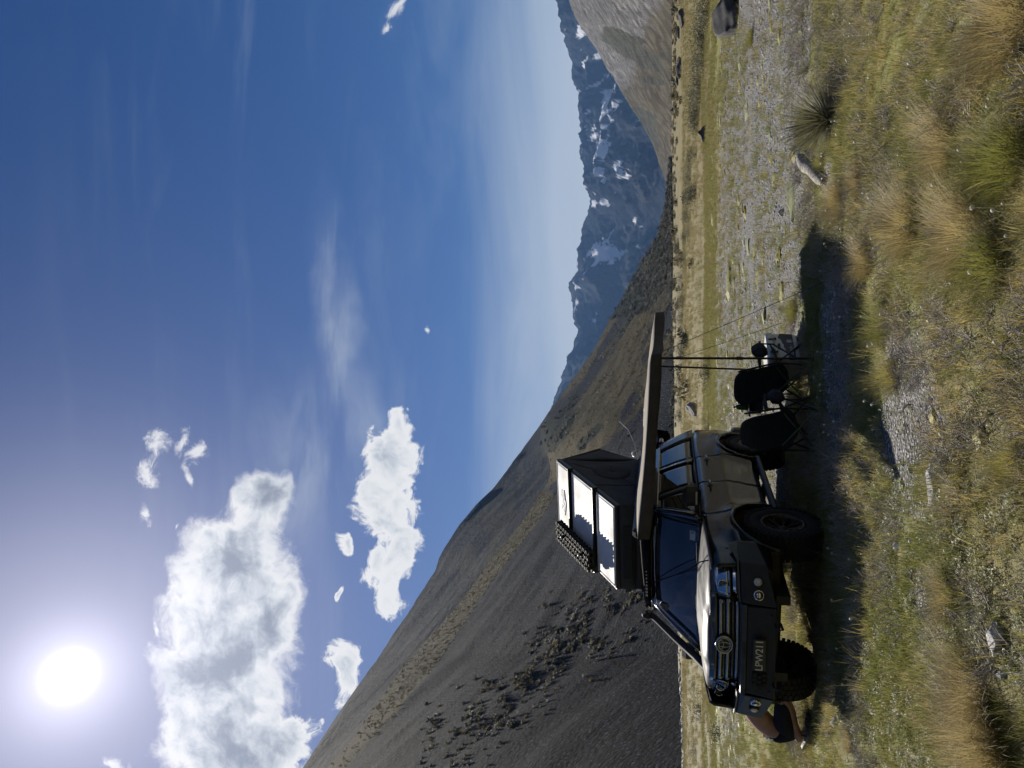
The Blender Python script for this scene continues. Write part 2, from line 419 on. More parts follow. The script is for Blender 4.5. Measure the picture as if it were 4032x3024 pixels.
turf = cmix(t, mrange(n3, .52, .78, tree=t), turf, (.09, .08, .045))
lich = mrange(tnoise(t, scaled(t, pos, (1.0, 1.0, 1.0)), .9, 4.0, .7), .58, .68, tree=t)
far = attr(t, 'far')
colr = cmix(t, gmask, turf, stone)
colr = cmix(t, wmath('MULTIPLY', lich, attr(t, 'moss'), tree=t), colr, (.25, .24, .075))
fcol = cmix(t, mrange(tnoise(t, pos, .06, 8.0, .7), .38, .62, tree=t), (.22, .18, .092), (.16, .145, .065))
fcol = cmix(t, mrange(tnoise(t, pos, .25, 5.0, .7), .56, .66, tree=t), fcol, (.10, .085, .035))
colr = cmix(t, far, colr, fcol)
t.links.new(colr, b.inputs['Base Color']); b.inputs['Roughness'].default_value = 0.85; b.inputs['Specular IOR Level'].default_value = 0.25
hb = wmath('ADD', wmath('MULTIPLY', wmath('SUBTRACT', 0.6, vdist, tree=t), gmask, tree=t), wmath('MULTIPLY', n3, 1.2, tree=t), tree=t)
bp = N(t, 'ShaderNodeBump', inp={'Strength': 0.9, 'Distance': 0.03}); t.links.new(hb, bp.inputs['Height']); t.links.new(bp.outputs[0], b.inputs['Normal'])

def smooth(a, b, x):
    q = np.clip((x - a) / (b - a), 0, 1); return q * q * (3 - 2 * q)
def gravel_at(x, y):
    r = np.hypot(x, y)
    g = smooth(9.2, 11.5, y + 0.25 * x) * (1 - smooth(22, 34, r))                       # stony flat behind the camp
    g = np.maximum(g, 1.15 * np.exp(-(((x + .35) / .85) ** 2 + ((y - 5.8) / .95) ** 2)))   # bare patches in front of the car
    g = np.maximum(g, 0.9 * np.exp(-(((x + .75) / .45) ** 2 + ((y - 5.2) / .35) ** 2)))
    g = np.maximum(g, 0.85 * np.exp(-(((x + 1.45) / .6) ** 2 + ((y - 5.3) / .4) ** 2)))
    g = np.maximum(g, 0.9 * np.exp(-(((x - .1) / 1.6) ** 2 + ((y - 8.2) / .9) ** 2)))
    g = np.maximum(g, 0.95 * np.exp(-(((x - 2.15) / .3) ** 2 + ((y - 8.4) / .35) ** 2)))
    g = g * (1 - 0.85 * np.exp(-(((x + 6) / 3.5) ** 2 + ((y - 16) / 9) ** 2)))
    return np.clip(g, 0, 1) * .85
def ground_z(x, y):
    r = np.hypot(x, y)
    a = 0.05 * np.exp(-((r - 6) / 9) ** 2) + .02
    h = (fbm(x * .9, y * .9, 4, 3) - .5) * 2 * a
    h = h + (fbm(x * .12, y * .12, 3, 9) - .5) * 0.35 * smooth(14, 40, r) + (fbm(x * .02, y * .02, 3, 21) - .5) * 1.2 * smooth(50, 120, r)
    flat = np.exp(-(((x + 2.0) / 3.2) ** 2 + ((y - 10.0) / 3.0) ** 2) ** 2)
    h = h * (1 - flat * .92)
    h = h + .06 * np.exp(-(((x - 1.1) / 1.4) ** 2 + ((y - 4.9) / .8) ** 2)) + .05 * np.exp(-(((x + 1.6) / .9) ** 2 + ((y - 4.6) / .5) ** 2))
    return h
nr, na = 420, 300
rr = np.concatenate([[0.02], np.geomspace(0.6, 7500, nr - 1)])
an = np.concatenate([np.linspace(-math.pi, -.62, 60)[:-1], np.linspace(-.62, .62, na - 118), np.linspace(.62, math.pi, 60)[1:]])
RR, AA = np.meshgrid(rr, an, indexing='ij')
GX, GY = RR * np.sin(AA), RR * np.cos(AA)
GZ = ground_z(GX, GY)
sheet('ground', np.stack([GX, GY, GZ], -1), np.stack([GX, GY], -1) * .1, 'ground_soil',
      {'gravel': gravel_at(GX, GY), 'far': smooth(26, 42, RR + 6 * (fbm(GX * .1, GY * .1, 3, 5) - .5)), 'moss': smooth(9, 14, RR) * .8 + .1})

# ---- the hills, traced where their outlines stand in the view, set back by their slope
def scree_mat(name, base, base2, tan, tan2, green, streak=(60.0, 3.0), bumpd=1.5, vscale=0.5, snow=False, specks=3.2):
    m, t, b = principled(name)
    geo = N(t, 'ShaderNodeNewGeometry'); pos = geo.outputs['Position']
    uv = N(t, 'ShaderNodeUVMap', uv_map='UVMap').outputs[0]
    st = tnoise(t, scaled(t, uv, (streak[0], streak[1], 1)), 1.0, 7.0, .65)
    st2 = tnoise(t, scaled(t, uv, (streak[0] * 6, streak[1] * 3, 1)), 1.0, 5.0, .7)
    fn = tnoise(t, pos, vscale, 8.0, .75); vo = tvor(t, pos, vscale * 1.2); sp = tnoise(t, pos, vscale * 2.2, 3.0, .6)
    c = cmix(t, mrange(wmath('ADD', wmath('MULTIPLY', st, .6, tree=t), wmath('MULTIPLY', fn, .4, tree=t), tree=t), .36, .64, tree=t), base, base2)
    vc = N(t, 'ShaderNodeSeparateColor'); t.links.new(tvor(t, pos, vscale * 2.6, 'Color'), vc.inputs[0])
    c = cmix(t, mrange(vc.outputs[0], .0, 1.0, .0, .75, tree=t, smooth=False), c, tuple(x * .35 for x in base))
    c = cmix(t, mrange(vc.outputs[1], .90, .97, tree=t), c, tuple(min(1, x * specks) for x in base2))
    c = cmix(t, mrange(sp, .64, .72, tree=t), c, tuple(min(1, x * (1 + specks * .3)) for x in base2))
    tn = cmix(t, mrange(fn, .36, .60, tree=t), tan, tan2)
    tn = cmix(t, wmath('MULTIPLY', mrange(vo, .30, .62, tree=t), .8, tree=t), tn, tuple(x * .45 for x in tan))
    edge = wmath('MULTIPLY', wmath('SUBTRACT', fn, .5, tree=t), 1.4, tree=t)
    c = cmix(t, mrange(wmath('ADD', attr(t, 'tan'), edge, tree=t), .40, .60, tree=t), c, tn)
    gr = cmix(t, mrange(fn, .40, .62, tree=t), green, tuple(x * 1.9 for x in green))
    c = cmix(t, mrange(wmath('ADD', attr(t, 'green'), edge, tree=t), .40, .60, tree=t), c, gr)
    if snow:
        c = cmix(t, attr(t, 'snow'), c, (.78, .80, .84))
    t.links.new(c, b.inputs['Base Color']); b.inputs['Roughness'].default_value = .95; b.inputs['Specular IOR Level'].default_value = .06
    h = wmath('ADD', wmath('MULTIPLY', st2, .6, tree=t), wmath('ADD', fn, wmath('MULTIPLY', vo, -.5, tree=t), tree=t), tree=t)
    bp = N(t, 'ShaderNodeBump', inp={'Strength': .85, 'Distance': bumpd}); t.links.new(h, bp.inputs['Height']); t.links.new(bp.outputs[0], b.inputs['Normal'])
    return m
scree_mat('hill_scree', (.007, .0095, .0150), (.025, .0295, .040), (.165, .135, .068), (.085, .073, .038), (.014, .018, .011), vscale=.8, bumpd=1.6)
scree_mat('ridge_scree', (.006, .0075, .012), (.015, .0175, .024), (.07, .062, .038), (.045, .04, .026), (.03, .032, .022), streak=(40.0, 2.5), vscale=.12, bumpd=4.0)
scree_mat('valley_scree', (.125, .123, .122), (.185, .182, .18), (.13, .115, .085), (.095, .085, .062), (.045, .046, .038), streak=(34.0, 2.0), vscale=.05, bumpd=3.0, specks=1.15)
scree_mat('range_rock', (.010, .016, .028), (.030, .038, .054), (.075, .075, .08), (.05, .052, .058), (.03, .034, .034), streak=(30.0, 5.0), vscale=.008, bumpd=40.0, snow=True, specks=1.1)

def elev(x, y):
    d = ray(x, y); return d[2] / math.hypot(d[0], d[1])
def az(y, x=2640):
    d = ray(x, y); return d[0] / math.hypot(d[0], d[1]), d[1] / math.hypot(d[0], d[1])
GRIDS = {}
def hill_sheet(name, m, ys, xb, xt, Dfun, nrow, relief, attrs, ext=0.0, zmin=None, rowpow=1.0, relief_scale=.01, seed=0, ridge=False):
    """ys: photo columns; xb/xt: photo rows of the foot and the skyline; Dfun(e, et, eb, k): distance for an elevation"""
    nu = len(ys); P = np.zeros((nu, nrow, 3)); UV = np.zeros((nu, nrow, 2)); PX = np.zeros((nu, nrow)); PY = np.zeros((nu, nrow))
    for i, y in enumerate(ys):
        for j in range(nrow):
            s = (j / (nrow - 1)) ** rowpow
            x = xb[i] + (xt[i] - xb[i]) * s
            d = ray(x, y); hz = math.hypot(d[0], d[1]); e = d[2] / hz
            D = Dfun(i, e, s)
            P[i, j] = (d[0] / hz * D, d[1] / hz * D, CAM_H + e * D)
            UV[i, j] = (i / nu, s); PX[i, j] = x; PY[i, j] = y
    S = np.linspace(0, 1, nrow)[None, :] ** rowpow
    win = np.minimum(1, 6 * S) * np.clip((1 - S) * 8, .12, 1)
    n = fbm(P[..., 0] * relief_scale + seed, P[..., 1] * relief_scale + P[..., 2] * relief_scale * .7, 6, seed + 31, .55, ridge) - .5
    P[..., 2] += n * relief * win
    P[:, 0, 2] = np.minimum(P[:, 0, 2], -0.5 if zmin is None else zmin)
    GRIDS[name] = (PX, PY, P)
    return sheet(name, P, UV, m, {k: f(PX, PY, P) for k, f in attrs.items()})

sky_disp = [(640,1710),(655,1659),(745,1520),(810,1430),(880,1325),(940,1232),(947,1205),(962,1180),(990,1135),(1030,1088),(1062,1058),(1130,970),(1200,870),(1240,815),(1280,760),(1330,668),(1390,560),(1420,510),(1440,440),(1448,330)]
SKYL = [(p[1] * K, p[0] * K) for p in sky_disp] + [(3600, 560 * K), (4500, 420)]
tanU = [(4500, 560), (3600, 900), (3024, 1294), (2881, 1413), (2618, 1597), (2378, 1812), (2179, 1956), (2035, 2076), (1900, 2160), (1800, 2215)]
tanL = [(4500, 660), (3600, 985), (3024, 1357), (2793, 1581), (2482, 1812), (2282, 1948), (2123, 2076), (1947, 2187)]
ys = np.concatenate([np.linspace(4500, 2900, 60)[:-1], np.linspace(2900, 620, 330)])
xs_sky = interp(SKYL, ys)
xs_tan = interp(tanU, ys)
# near hill: its own outline is the top of the tan grass strip on the left, the skyline further right
w = smooth(1620, 1900, ys)
xtA = xs_sky * (1 - w) + (xs_tan - 4) * w
xtA = np.maximum(xtA, xs_sky)
xbA = interp([(3600, 2700), (3024, 2692), (2578, 2672), (2000, 2662), (1600, 2655), (1000, 2648), (600, 2644)], ys)
ebA = np.array([elev(x, y) for x, y in zip(xbA, ys)]); etA = np.array([elev(x, y) for x, y in zip(xtA, ys)])
DbA = np.array([CAM_H / max(-e_, .0033) for e_ in ebA])
def DA(i, e, s):
    k = 1.32 * max(etA[i], .004) + .03
    return (k * DbA[i] + CAM_H) / max(k - e, .05 * k)
def line_side(PX, PY, pts):
    """how far (in photo px) a point lies above a traced line, positive = above (towards the sky)"""
    return interp(pts, PY.reshape(-1)).reshape(PY.shape) - PX
def a_tan(PX, PY, P):
    band = smooth(-4, 10, line_side(PX, PY, tanL)) * smooth(1880, 2000, PY)
    bnd = [(2100, 2040), (1900, 2187), (1744, 2401), (1581, 2546), (1473, 2600), (1380, 2660), (600, 2800)]
    right = smooth(-20, 20, line_side(PX, PY, bnd)) * (1 - smooth(1900, 2000, PY))
    nn = PX * .845 + PY * .535; al = PX * .535 - PY * .845
    n = fbm(nn * .020, al * .0035, 4, 77)
    return np.maximum(band, right * (.42 + 1.5 * (n - .36)))
def a_green(PX, PY, P):
    ln = [(1330, 2300), (1262, 2400), (1230, 2560), (1120, 2640), (600, 2700)]
    g = smooth(-25, 25, line_side(PX, PY, ln)) * (1 - smooth(1240, 1330, PY)) * .8
    n = fbm((PX * .845 + PY * .535) * .017, (PX * .535 - PY * .845) * .004, 4, 55)
    base = smooth(2632, 2645, PX) * (PY < 1900) * .7
    st = smooth(.55, .68, n) * (1 - smooth(1700, 1900, PY)) * smooth(1100, 1300, PY) * .8
    return np.maximum(np.maximum(g, base), st)
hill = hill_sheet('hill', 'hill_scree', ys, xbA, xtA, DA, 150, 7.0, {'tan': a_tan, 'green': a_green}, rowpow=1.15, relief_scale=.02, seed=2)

# dark ridge behind it
ysB = np.linspace(4500, 1560, 240)
xtB = interp(SKYL, ysB) + (fbm(ysB * .02, ysB * 0, 4, 8) - .5) * 7
xtopA = np.maximum(interp(list(zip(ys, xtA)), ysB), xtB)
xbB = xtopA + 60
etA2 = np.interp(ysB, ys[::-1], etA[::-1]); DbA2 = np.interp(ysB, ys[::-1], DbA[::-1])
def DB(i, e, s):
    k = 1.32 * etA2[i] + .03; d0 = k * DbA2[i] / (k - etA2[i])
    return d0 * (1.12 + .75 * s)
hill_sheet('ridge', 'ridge_scree', ysB, xbB, xtB, DB, 60, 13.0, {'tan': lambda a, b_, P: .62 * smooth(.50, .66, fbm(b_ * .01 + a * .006, a * .02, 4, 41)) * (1 - smooth(2200, 2500, b_)), 'green': lambda a, b_, P: 0 * a}, zmin=1e9, relief_scale=.008, seed=5)

# sunlit slope on the right of the valley
ysC = np.concatenate([np.linspace(760, -420, 190)[:-1], np.linspace(-420, -1900, 60)])
xtC = interp([(-1900, 1950), (-1000, 1960), (-420, 2040), (0, 2240), (78, 2271), (199, 2349), (350, 2439), (476, 2524), (603, 2596), (681, 2624), (760, 2640)], ysC) + (fbm(ysC * .03, ysC * 0, 4, 18) - .5) * 9
xbC = interp([(-420, 2672), (0, 2668), (400, 2656), (700, 2647), (760, 2646)], ysC)
etC = np.array([elev(x, y) for x, y in zip(xtC, ysC)])
DbC = interp([(-1900, 300), (-420, 420), (0, 560), (400, 820), (760, 1500)], ysC)
def DC(i, e, s):
    k = 1.35 * max(etC[i], .004) + .03
    return (k * DbC[i] + CAM_H) / max(k - e, .05 * k)
hill_sheet('valley_slope', 'valley_scree', ysC, xbC, xtC, DC, 110, 36.0,
           {'tan': lambda a, b_, P: .9 * smooth(2470, 2600, a + .25 * b_ + 60 * (fbm(a * .01, b_ * .01, 3, 3) - .5)) * .75 + .2 * (fbm(a * .03, b_ * .008, 3, 66) - .3),
            'green': lambda a, b_, P: .95 * smooth(.54, .63, fbm((a + .55 * b_) * .004, (b_ - .4 * a) * .011, 4, 91)) * smooth(2300, 2420, a) * (1 - smooth(2560, 2640, a)) + .8 * smooth(2600, 2660, a) * (1 - smooth(40, 130, b_))}, relief_scale=.006, seed=9)

# snowy range at the head of the valley
rng_disp = [(1120,-500),(1150,-260),(1180,-120),(1205,0),(1215,60),(1232,125),(1236,150),(1250,200),(1258,290),(1255,345),(1272,400),(1278,440),(1264,470),(1255,500),(1243,570),(1246,583),(1230,612),(1238,640),(1240,690),(1252,712),(1235,760),(1225,790),(1215,815),(1197,870),(1170,930),(1140,1040)]
ysR = np.linspace(1900, -900, 420)
xtR = interp([(p[1] * K, p[0] * K) for p in rng_disp], ysR) + (fbm(ysR * .05, ysR * 0, 5, 28, .6) - .5) * 20
xbR = np.full_like(ysR, 2646.0)
def DR(i, e, s):
    return 4300 + 2600 * s ** .85 + 260 * math.sin(i * .055 + 2.0 * s) + 160 * math.sin(i * .13 + 1.0)
def a_snow(PX, PY, P):
    top = interp([(p[1] * K, p[0] * K) for p in rng_disp], PY.reshape(-1)).reshape(PY.shape)
    s = (PX - top) / 380.0
    n = fbm((PX + .5 * PY) * .022, (PY - .3 * PX) * .010, 6, 61, .6); n2 = fbm(PX * .06, PY * .03, 4, 15, .6)
    zone = .20 * np.exp(-((PY - 980) / 75) ** 2 - ((s - .28) / .22) ** 2) + .12 * np.exp(-((PY - 420) / 230) ** 2 - ((s - .30) / .16) ** 2) + .07 * np.exp(-((PY - 650) / 90) ** 2 - ((s - .45) / .10) ** 2) + .06 * np.exp(-((PY - 120) / 120) ** 2 - ((s - .2) / .2) ** 2)
    v = n * .65 + n2 * .35 + zone * 1.15 - .625
    return smooth(.035, .06, v) * (s < .75)
hill_sheet('mountain_range', 'range_rock', ysR, xbR, xtR, DR, 220, 330.0,
           {'snow': a_snow, 'tan': lambda a, b_, P: .62 * smooth(.52, .64, fbm((a - .4 * b_) * .012, b_ * .012, 5, 12)) * smooth(2330, 2480, a), 'green': lambda a, b_, P: 0 * a}, relief_scale=.0016, seed=14, ridge=True)

# ---- air between here and the range
hz = MB().box((0, 3200, 560), (11000, 8200, 1124))
me = hz.mesh('haze'); fix(me)
m = bpy.data.materials.new('haze_air'); m.use_nodes = True; MATS['haze_air'] = m; t = m.node_tree; t.nodes.clear()
o_ = N(t, 'ShaderNodeOutputMaterial'); pv = N(t, 'ShaderNodeVolumePrincipled', inp={'Color': (.28, .53, 1.0, 1), 'Density': HAZE_D, 'Anisotropy': 0.0})
t.links.new(pv.outputs[0], o_.inputs['Volume']); me.materials.append(m)
haze = new_obj('haze', me); haze['kind'] = 'stuff'

# the other side of the valley, at the photographer's back
ang_ = np.linspace(math.radians(105), math.radians(255), 70); rad_ = np.linspace(0, 1, 40)
P = np.zeros((70, 40, 3))
for i, a in enumerate(ang_):
    for j, r in enumerate(rad_):
        D = 170 + 620 * r; P[i, j] = (D * math.sin(a), D * math.cos(a), -.6 + 330 * r ** 1.1)
P[..., 2] += (fbm(P[..., 0] * .008, P[..., 1] * .008, 5, 201) - .5) * 60 * np.linspace(0, 1, 40)[None]
PXb, PYb = np.meshgrid(np.arange(70.), np.arange(40.), indexing='ij')
sheet('valley_wall', P, np.stack([PXb / 70, PYb / 40], -1), 'ridge_scree', {'tan': fbm(PXb * .2, PYb * .1, 4, 7) * 1.1, 'green': 0 * PXb})
# ================================================================== the car
mat('paint_black', (.010, .011, .014), .16, 0, coat=1.0, c2=(.018, .017, .017), scale=3.0, rvar=.05)
mat('paint_dusty', (.007, .007, .008), .20, 0, coat=.2, c2=(.018, .015, .012), scale=2.2, rvar=.08, lo=.42, hi=.75, spec=.35)
mat('paint_bonnet', (.020, .020, .022), .36, 0, coat=.5, c2=(.05, .047, .043), scale=4.0, rvar=.06)
mat('strap_black', (.006, .006, .007), 1.0, spec=.0)
mat('steel_black', (.012, .013, .015), .45, .2, c2=(.020, .020, .019), scale=6.0, bump=.15, bscale=220)
mat('steel_edge', (.08, .088, .10), .36, .6, c2=(.06, .064, .07), scale=9.0)
mat('plastic_black', (.013, .013, .014), .55, c2=(.022, .021, .020), scale=12.0)
mat('rubber', (.009, .009, .009), .9, c2=(.022, .019, .016), scale=5.0, bump=.3, bscale=60)
mat('rim_bronze', (.085, .070, .052), .45, .7, c2=(.05, .042, .034), scale=10.0)
mat('chrome', (.62, .64, .67), .08, 1.0)
mat('chrome_grey', (.34, .36, .385), .26, .9)
mat('lamp_dark', (.02, .022, .026), .08, 0, coat=1.0)
mat('lamp_white', (.55, .56, .55), .30, 0, coat=.6, c2=(.4, .4, .4), scale=60)
mat('lamp_red', (.22, .012, .010), .18, 0, coat=1.0)
mat('interior', (.018, .019, .021), .8, c2=(.03, .03, .032), scale=8)
mat('seat_cloth', (.030, .032, .036), .9, c2=(.02, .02, .023), scale=40)
mat('plate_black', (.030, .028, .026), .4); mat('plate_letter', (.62, .62, .56), .45)
mat('sticker_white', (.48, .56, .58), .5, c2=(.40, .50, .53), scale=20); mat('sticker_ink', (.16, .25, .30), .5)
mat('mud', (.075, .06, .042), .95, c2=(.03, .026, .02), scale=9, bump=.4)
def glassmat(name, tint, refl=.10, rough=.0, dirt=.0):
    m = bpy.data.materials.new(name); m.use_nodes = True; MATS[name] = m; t = m.node_tree; t.nodes.clear()
    o = N(t, 'ShaderNodeOutputMaterial'); tr = N(t, 'ShaderNodeBsdfTransparent', inp={'Color': (*tint, 1)}); g = N(t, 'ShaderNodeBsdfGlossy', inp={'Roughness': rough + .01, 'Color': (.95, .97, 1, 1)})
    fr = N(t, 'ShaderNodeFresnel', inp={'IOR': 1.5}); fac = wmath('ADD', wmath('MULTIPLY', fr.outputs[0], 1.0, tree=t), refl, tree=t, clamp=True)
    ms = N(t, 'ShaderNodeMixShader'); t.links.new(fac, ms.inputs[0]); t.links.new(tr.outputs[0], ms.inputs[1]); t.links.new(g.outputs[0], ms.inputs[2])
    last = ms.outputs[0]
    if dirt:
        co = N(t, 'ShaderNodeTexCoord'); n = tnoise(t, co.outputs['Object'], 3.0, 6.0, .7)
        d = N(t, 'ShaderNodeBsdfDiffuse', inp={'Color': (.32, .34, .36, 1)})
        m2 = N(t, 'ShaderNodeMixShader'); t.links.new(mrange(n, .35, .75, dirt * .4, dirt * 1.8, tree=t), m2.inputs[0]); t.links.new(last, m2.inputs[1]); t.links.new(d.outputs[0], m2.inputs[2]); last = m2.outputs[0]
    t.links.new(last, o.inputs['Surface']); return m
glassmat('glass_screen', (.55, .62, .66), .05, dirt=.07)
glassmat('glass_side', (.10, .11, .12), .04, dirt=.012)
glassmat('glass_lamp', (.92, .95, .97), .03)

CX, CY, YAW = -2.179, 10.367, math.radians(-103.63)
VEH = Matrix.Translation((CX, CY, 0)) @ Matrix.Rotation(YAW, 4, 'Z')
car = Thing('off_road_car', 'black lifted off-road car with steel front bar, parked facing the camera', 'car', VEH)

WB, TR_ = 1.425, .855           # half wheelbase, half track
ARCH = ((WB, .52, .555), (-WB, .52, .555))       # x, z, radius
def zbot(x):
    z = .50
    for (xc, zc, r) in ARCH:
        d = abs(x - xc)
        if d < r: z = max(z, zc + math.sqrt(r * r - d * d) * .80)
    if x > 1.95: z = max(z, .62)
    if x < -2.0: z = max(z, .58)
    return z
def plan(x):                                     # half width of the body along its length
    w = .955
    if x > 1.55: w -= .12 * ((x - 1.55) / .75) ** 2.2
    if x < -1.7: w -= .085 * ((-1.7 - x) / .75) ** 2
    return w
def ztop(x):
    if x > 1.16: return 1.285 - .05 * ((x - 1.16) / 1.1) ** 1.5
    return 1.305 + .012 * (-x + 1.16) / 3.6
def side_y(x, z):
    k = (z - .95) / .40
    y = plan(x) - .035 * k * k - (.012 if z < .72 else 0) + .018 * math.exp(-((z - .93) / .05) ** 2)
    for (xc, zc, r) in ARCH:                     # swollen arches
        d = math.hypot(x - xc, (z - zc) * 1.15)
        y += .035 * math.exp(-((d - r) / .16) ** 2)
    return y
def side_panel(x0, x1, sgn, n=26, z0=None, off=0.0):
    def pt(u, v, inset=0.0):
        x = x0 + (x1 - x0) * u; zb = max(zbot(x), z0 or 0); z = zb + (ztop(x) - zb) * v
        y = side_y(x, z) + off - inset
        if v > .93: y -= (v - .93) * .45
        return (x, sgn * y, z)
    return MB().slab(lambda u, v: pt(u, v), n, 13, lambda u, v: pt(u, v, .03))
for sgn in (1, -1):
    car.part('front_wing', side_panel(1.152, 2.24, sgn, 34), 'paint_dusty')
    fd = car.part('front_door', side_panel(.112, 1.144, sgn, 20), 'paint_dusty')
    rd = car.part('rear_door', side_panel(-.905, .104, sgn, 22), 'paint_dusty')
    car.part('rear_quarter', side_panel(-2.43, -.913, sgn, 40), 'paint_dusty')
    for d_, hx in ((fd, .25), (rd, -.74)):
        y = sgn * side_y(hx, 1.14)
        car.part('door_handle', MB().tube([(hx - .11, y + sgn * .006, 1.15), (hx - .095, y + sgn * .04, 1.15), (hx, y + sgn * .046, 1.152), (hx + .085, y + sgn * .04, 1.15), (hx + .1, y + sgn * .006, 1.15)], .014, 8), 'paint_black', d_)
        car.part('handle_recess', MB().lathe([(0, .004), (.035, .003), (.05, .0)], (hx - .02, y + sgn * .0005, 1.14), 'Y', 20), 'plastic_black', d_)
    # belt moulding, flares, step
    car.part('belt_moulding', MB().tube([(x, sgn * (side_y(x, ztop(x)) - .028), ztop(x) + .004) for x in np.linspace(1.12, -2.3, 20)], .012, 6), 'plastic_black')
    for (xc, zc, r) in ARCH:
        pts = []
        for a in np.linspace(-.30, math.pi + .30, 26):
            x = xc + r * math.cos(a); z = zc + r * .80 * math.sin(a) if math.sin(a) > 0 else zc + r * .6 * math.sin(a)
            pts.append((x, sgn * (side_y(x, max(z, .55)) + .004), max(z, .47)))
        car.part('wheel_arch_flare', MB().tube(pts, .030, 8), 'paint_dusty')
    st = MB().box((.12, sgn * .93, .44), (1.95, .10, .07), bev=.02); st.box((.12, sgn * .99, .45), (1.85, .05, .05), bev=.015)
    for bx in (-.6, .1, .8): st.box((bx, sgn * .82, .47), (.06, .2, .05))
    car.part('side_step', st, 'steel_black')
# floor pan, chassis, axles (dark underside)
un = MB().box((-.1, 0, .66), (4.2, 1.45, .30)); un.box((0, .45, .50), (4.4, .10, .14)); un.box((0, -.45, .50), (4.4, .10, .14))
car.part('chassis', un, 'plastic_black')
ax = MB().tube([(-WB, -.8, .42), (-WB, .8, .42)], .05, 10); ax.lathe([(0, -.12), (.15, -.10), (.17, 0), (.15, .10), (0, .12)], (-WB, .0, .42), 'Y', 14)
car.part('axle', ax, 'mud')
ax = MB().tube([(WB, -.8, .44), (WB, .8, .44)], .04, 10); ax.box((1.5, 0, .52), (.5, .5, .14), bev=.04)
car.part('axle', ax, 'mud')
for (xc, zc, r) in ARCH:
    for sgn in (1, -1):
        car.part('wheel_well', MB().slab(lambda u, v: (xc + (r - .01) * math.cos(math.pi * u), sgn * (.93 - .38 * v), zc + (r - .01) * .8 * math.sin(math.pi * u)), 18, 3,
                                          lambda u, v: (xc + (r + .02) * math.cos(math.pi * u), sgn * (.93 - .38 * v), zc + (r + .02) * .8 * math.sin(math.pi * u))), 'mud')
# bonnet with a raised centre, its front lip rolled down
def bonnet_pt(u, v, dz=0.0):
    x = 1.17 + 1.155 * u; yw = (plan(x) - .06) * (1 - .02 * u); y = (2 * v - 1) * yw; a = abs(2 * v - 1)
    z = ztop(x) - .004 + .052 * (1 - a ** 2.2) + .020 * (1 - smooth(.34, .46, a)) * float(smooth(0, .2, u))
    x2 = x - .27 * a ** 3 * u ** 2
    if u > .86: z -= .055 * ((u - .86) / .14) ** 2
    return (x2, y, z + dz)
car.part('bonnet', MB().slab(lambda u, v: bonnet_pt(u, v), 28, 33, lambda u, v: bonnet_pt(u, v, -.025)), 'paint_bonnet')
car.part('scuttle', MB().slab(lambda u, v: (1.06 + .16 * u, (2 * v - 1) * .86, 1.285 - .01 * u), 3, 9, lambda u, v: (1.06 + .16 * u, (2 * v - 1) * .86, 1.25)), 'plastic_black')
# front face
def fx(y): return 2.345 - .40 * (abs(y) / .93) ** 2.6
def face(y0, y1, z0, z1, o=0.0, th=.03, n=14, m=3, slope=0.0):
    return MB().slab(lambda u, v: (fx(y0 + (y1 - y0) * u) + o - slope * v, y0 + (y1 - y0) * u, z0 + (z1 - z0) * v), n, m,
                     lambda u, v: (fx(y0 + (y1 - y0) * u) + o - th - slope * v, y0 + (y1 - y0) * u, z0 + (z1 - z0) * v))
car.part('front_panel', face(-.90, .90, .70, 1.225, -.06, .03, 30, 4, .03), 'plastic_black')
car.part('bonnet_lip', face(-.52, .52, 1.172, 1.245, .004, .05, 20, 4, .03), 'paint_black')
gr = car.part('grille', face(-.50, .50, .915, 1.175, -.03, .02, 20, 3, .02), 'plastic_black')
for k, z in enumerate((1.135, 1.06, .965)):
    w = (.47, .48, .46)[k]
    for sgn in (1, -1):
        b0 = .0 if k == 2 else .085
        car.part('grille_bar', face(sgn * b0, sgn * w, z - .017, z + .017, .006, .03, 10, 3, .0), 'chrome_grey', gr)
        if k < 2: car.part('grille_bar_end', face(sgn * (w - .03), sgn * w, z - .032, z + .014, .009, .03, 4, 3), 'chrome_grey', gr)
for z in (1.10, 1.01, .935):
    car.part('grille_slat', face(-.47, .47, z - .012, z + .012, -.012, .02, 14, 3), 'paint_black', gr)
for y in np.linspace(-.42, .42, 9):
    car.part('grille_upright', face(y - .006, y + .006, .925, 1.15, -.018, .012, 3, 3), 'plastic_black', gr)
# round badge: ring, two crossed ovals
def ring(c, ry, rz, r, n=40):
    mb = MB(); vs = []; fs = []; k = 8
    for i in range(n):
        a = 2 * math.pi * i / n
        for j in range(k):
            b_ = 2 * math.pi * j / k
            vs.append((c[0] + r * .8 * math.sin(b_), c[1] + (ry + r * math.cos(b_)) * math.cos(a), c[2] + (rz + r * math.cos(b_)) * math.sin(a)))
    for i in range(n):
        for j in range(k): fs.append((i * k + j, i * k + (j + 1) % k, ((i + 1) % n) * k + (j + 1) % k, ((i + 1) % n) * k + j))
    return mb.add(vs, fs, True)
bx_ = 2.366
bd = car.part('badge', MB().lathe([(0, .0), (.094, 0), (.098, -.01), (.098, -.03)], (bx_, 0, 1.10), 'X', 36), 'plastic_black', gr)
for (ry, rz, dz, r) in ((.096, .082, 0, .011), (.076, .062, 0, .006), (.027, .058, -.003, .0055), (.052, .021, .030, .0055)):
    car.part('badge_ring', ring((bx_ + .006, 0, 1.10 + dz), ry, rz, r), 'chrome_grey', bd)
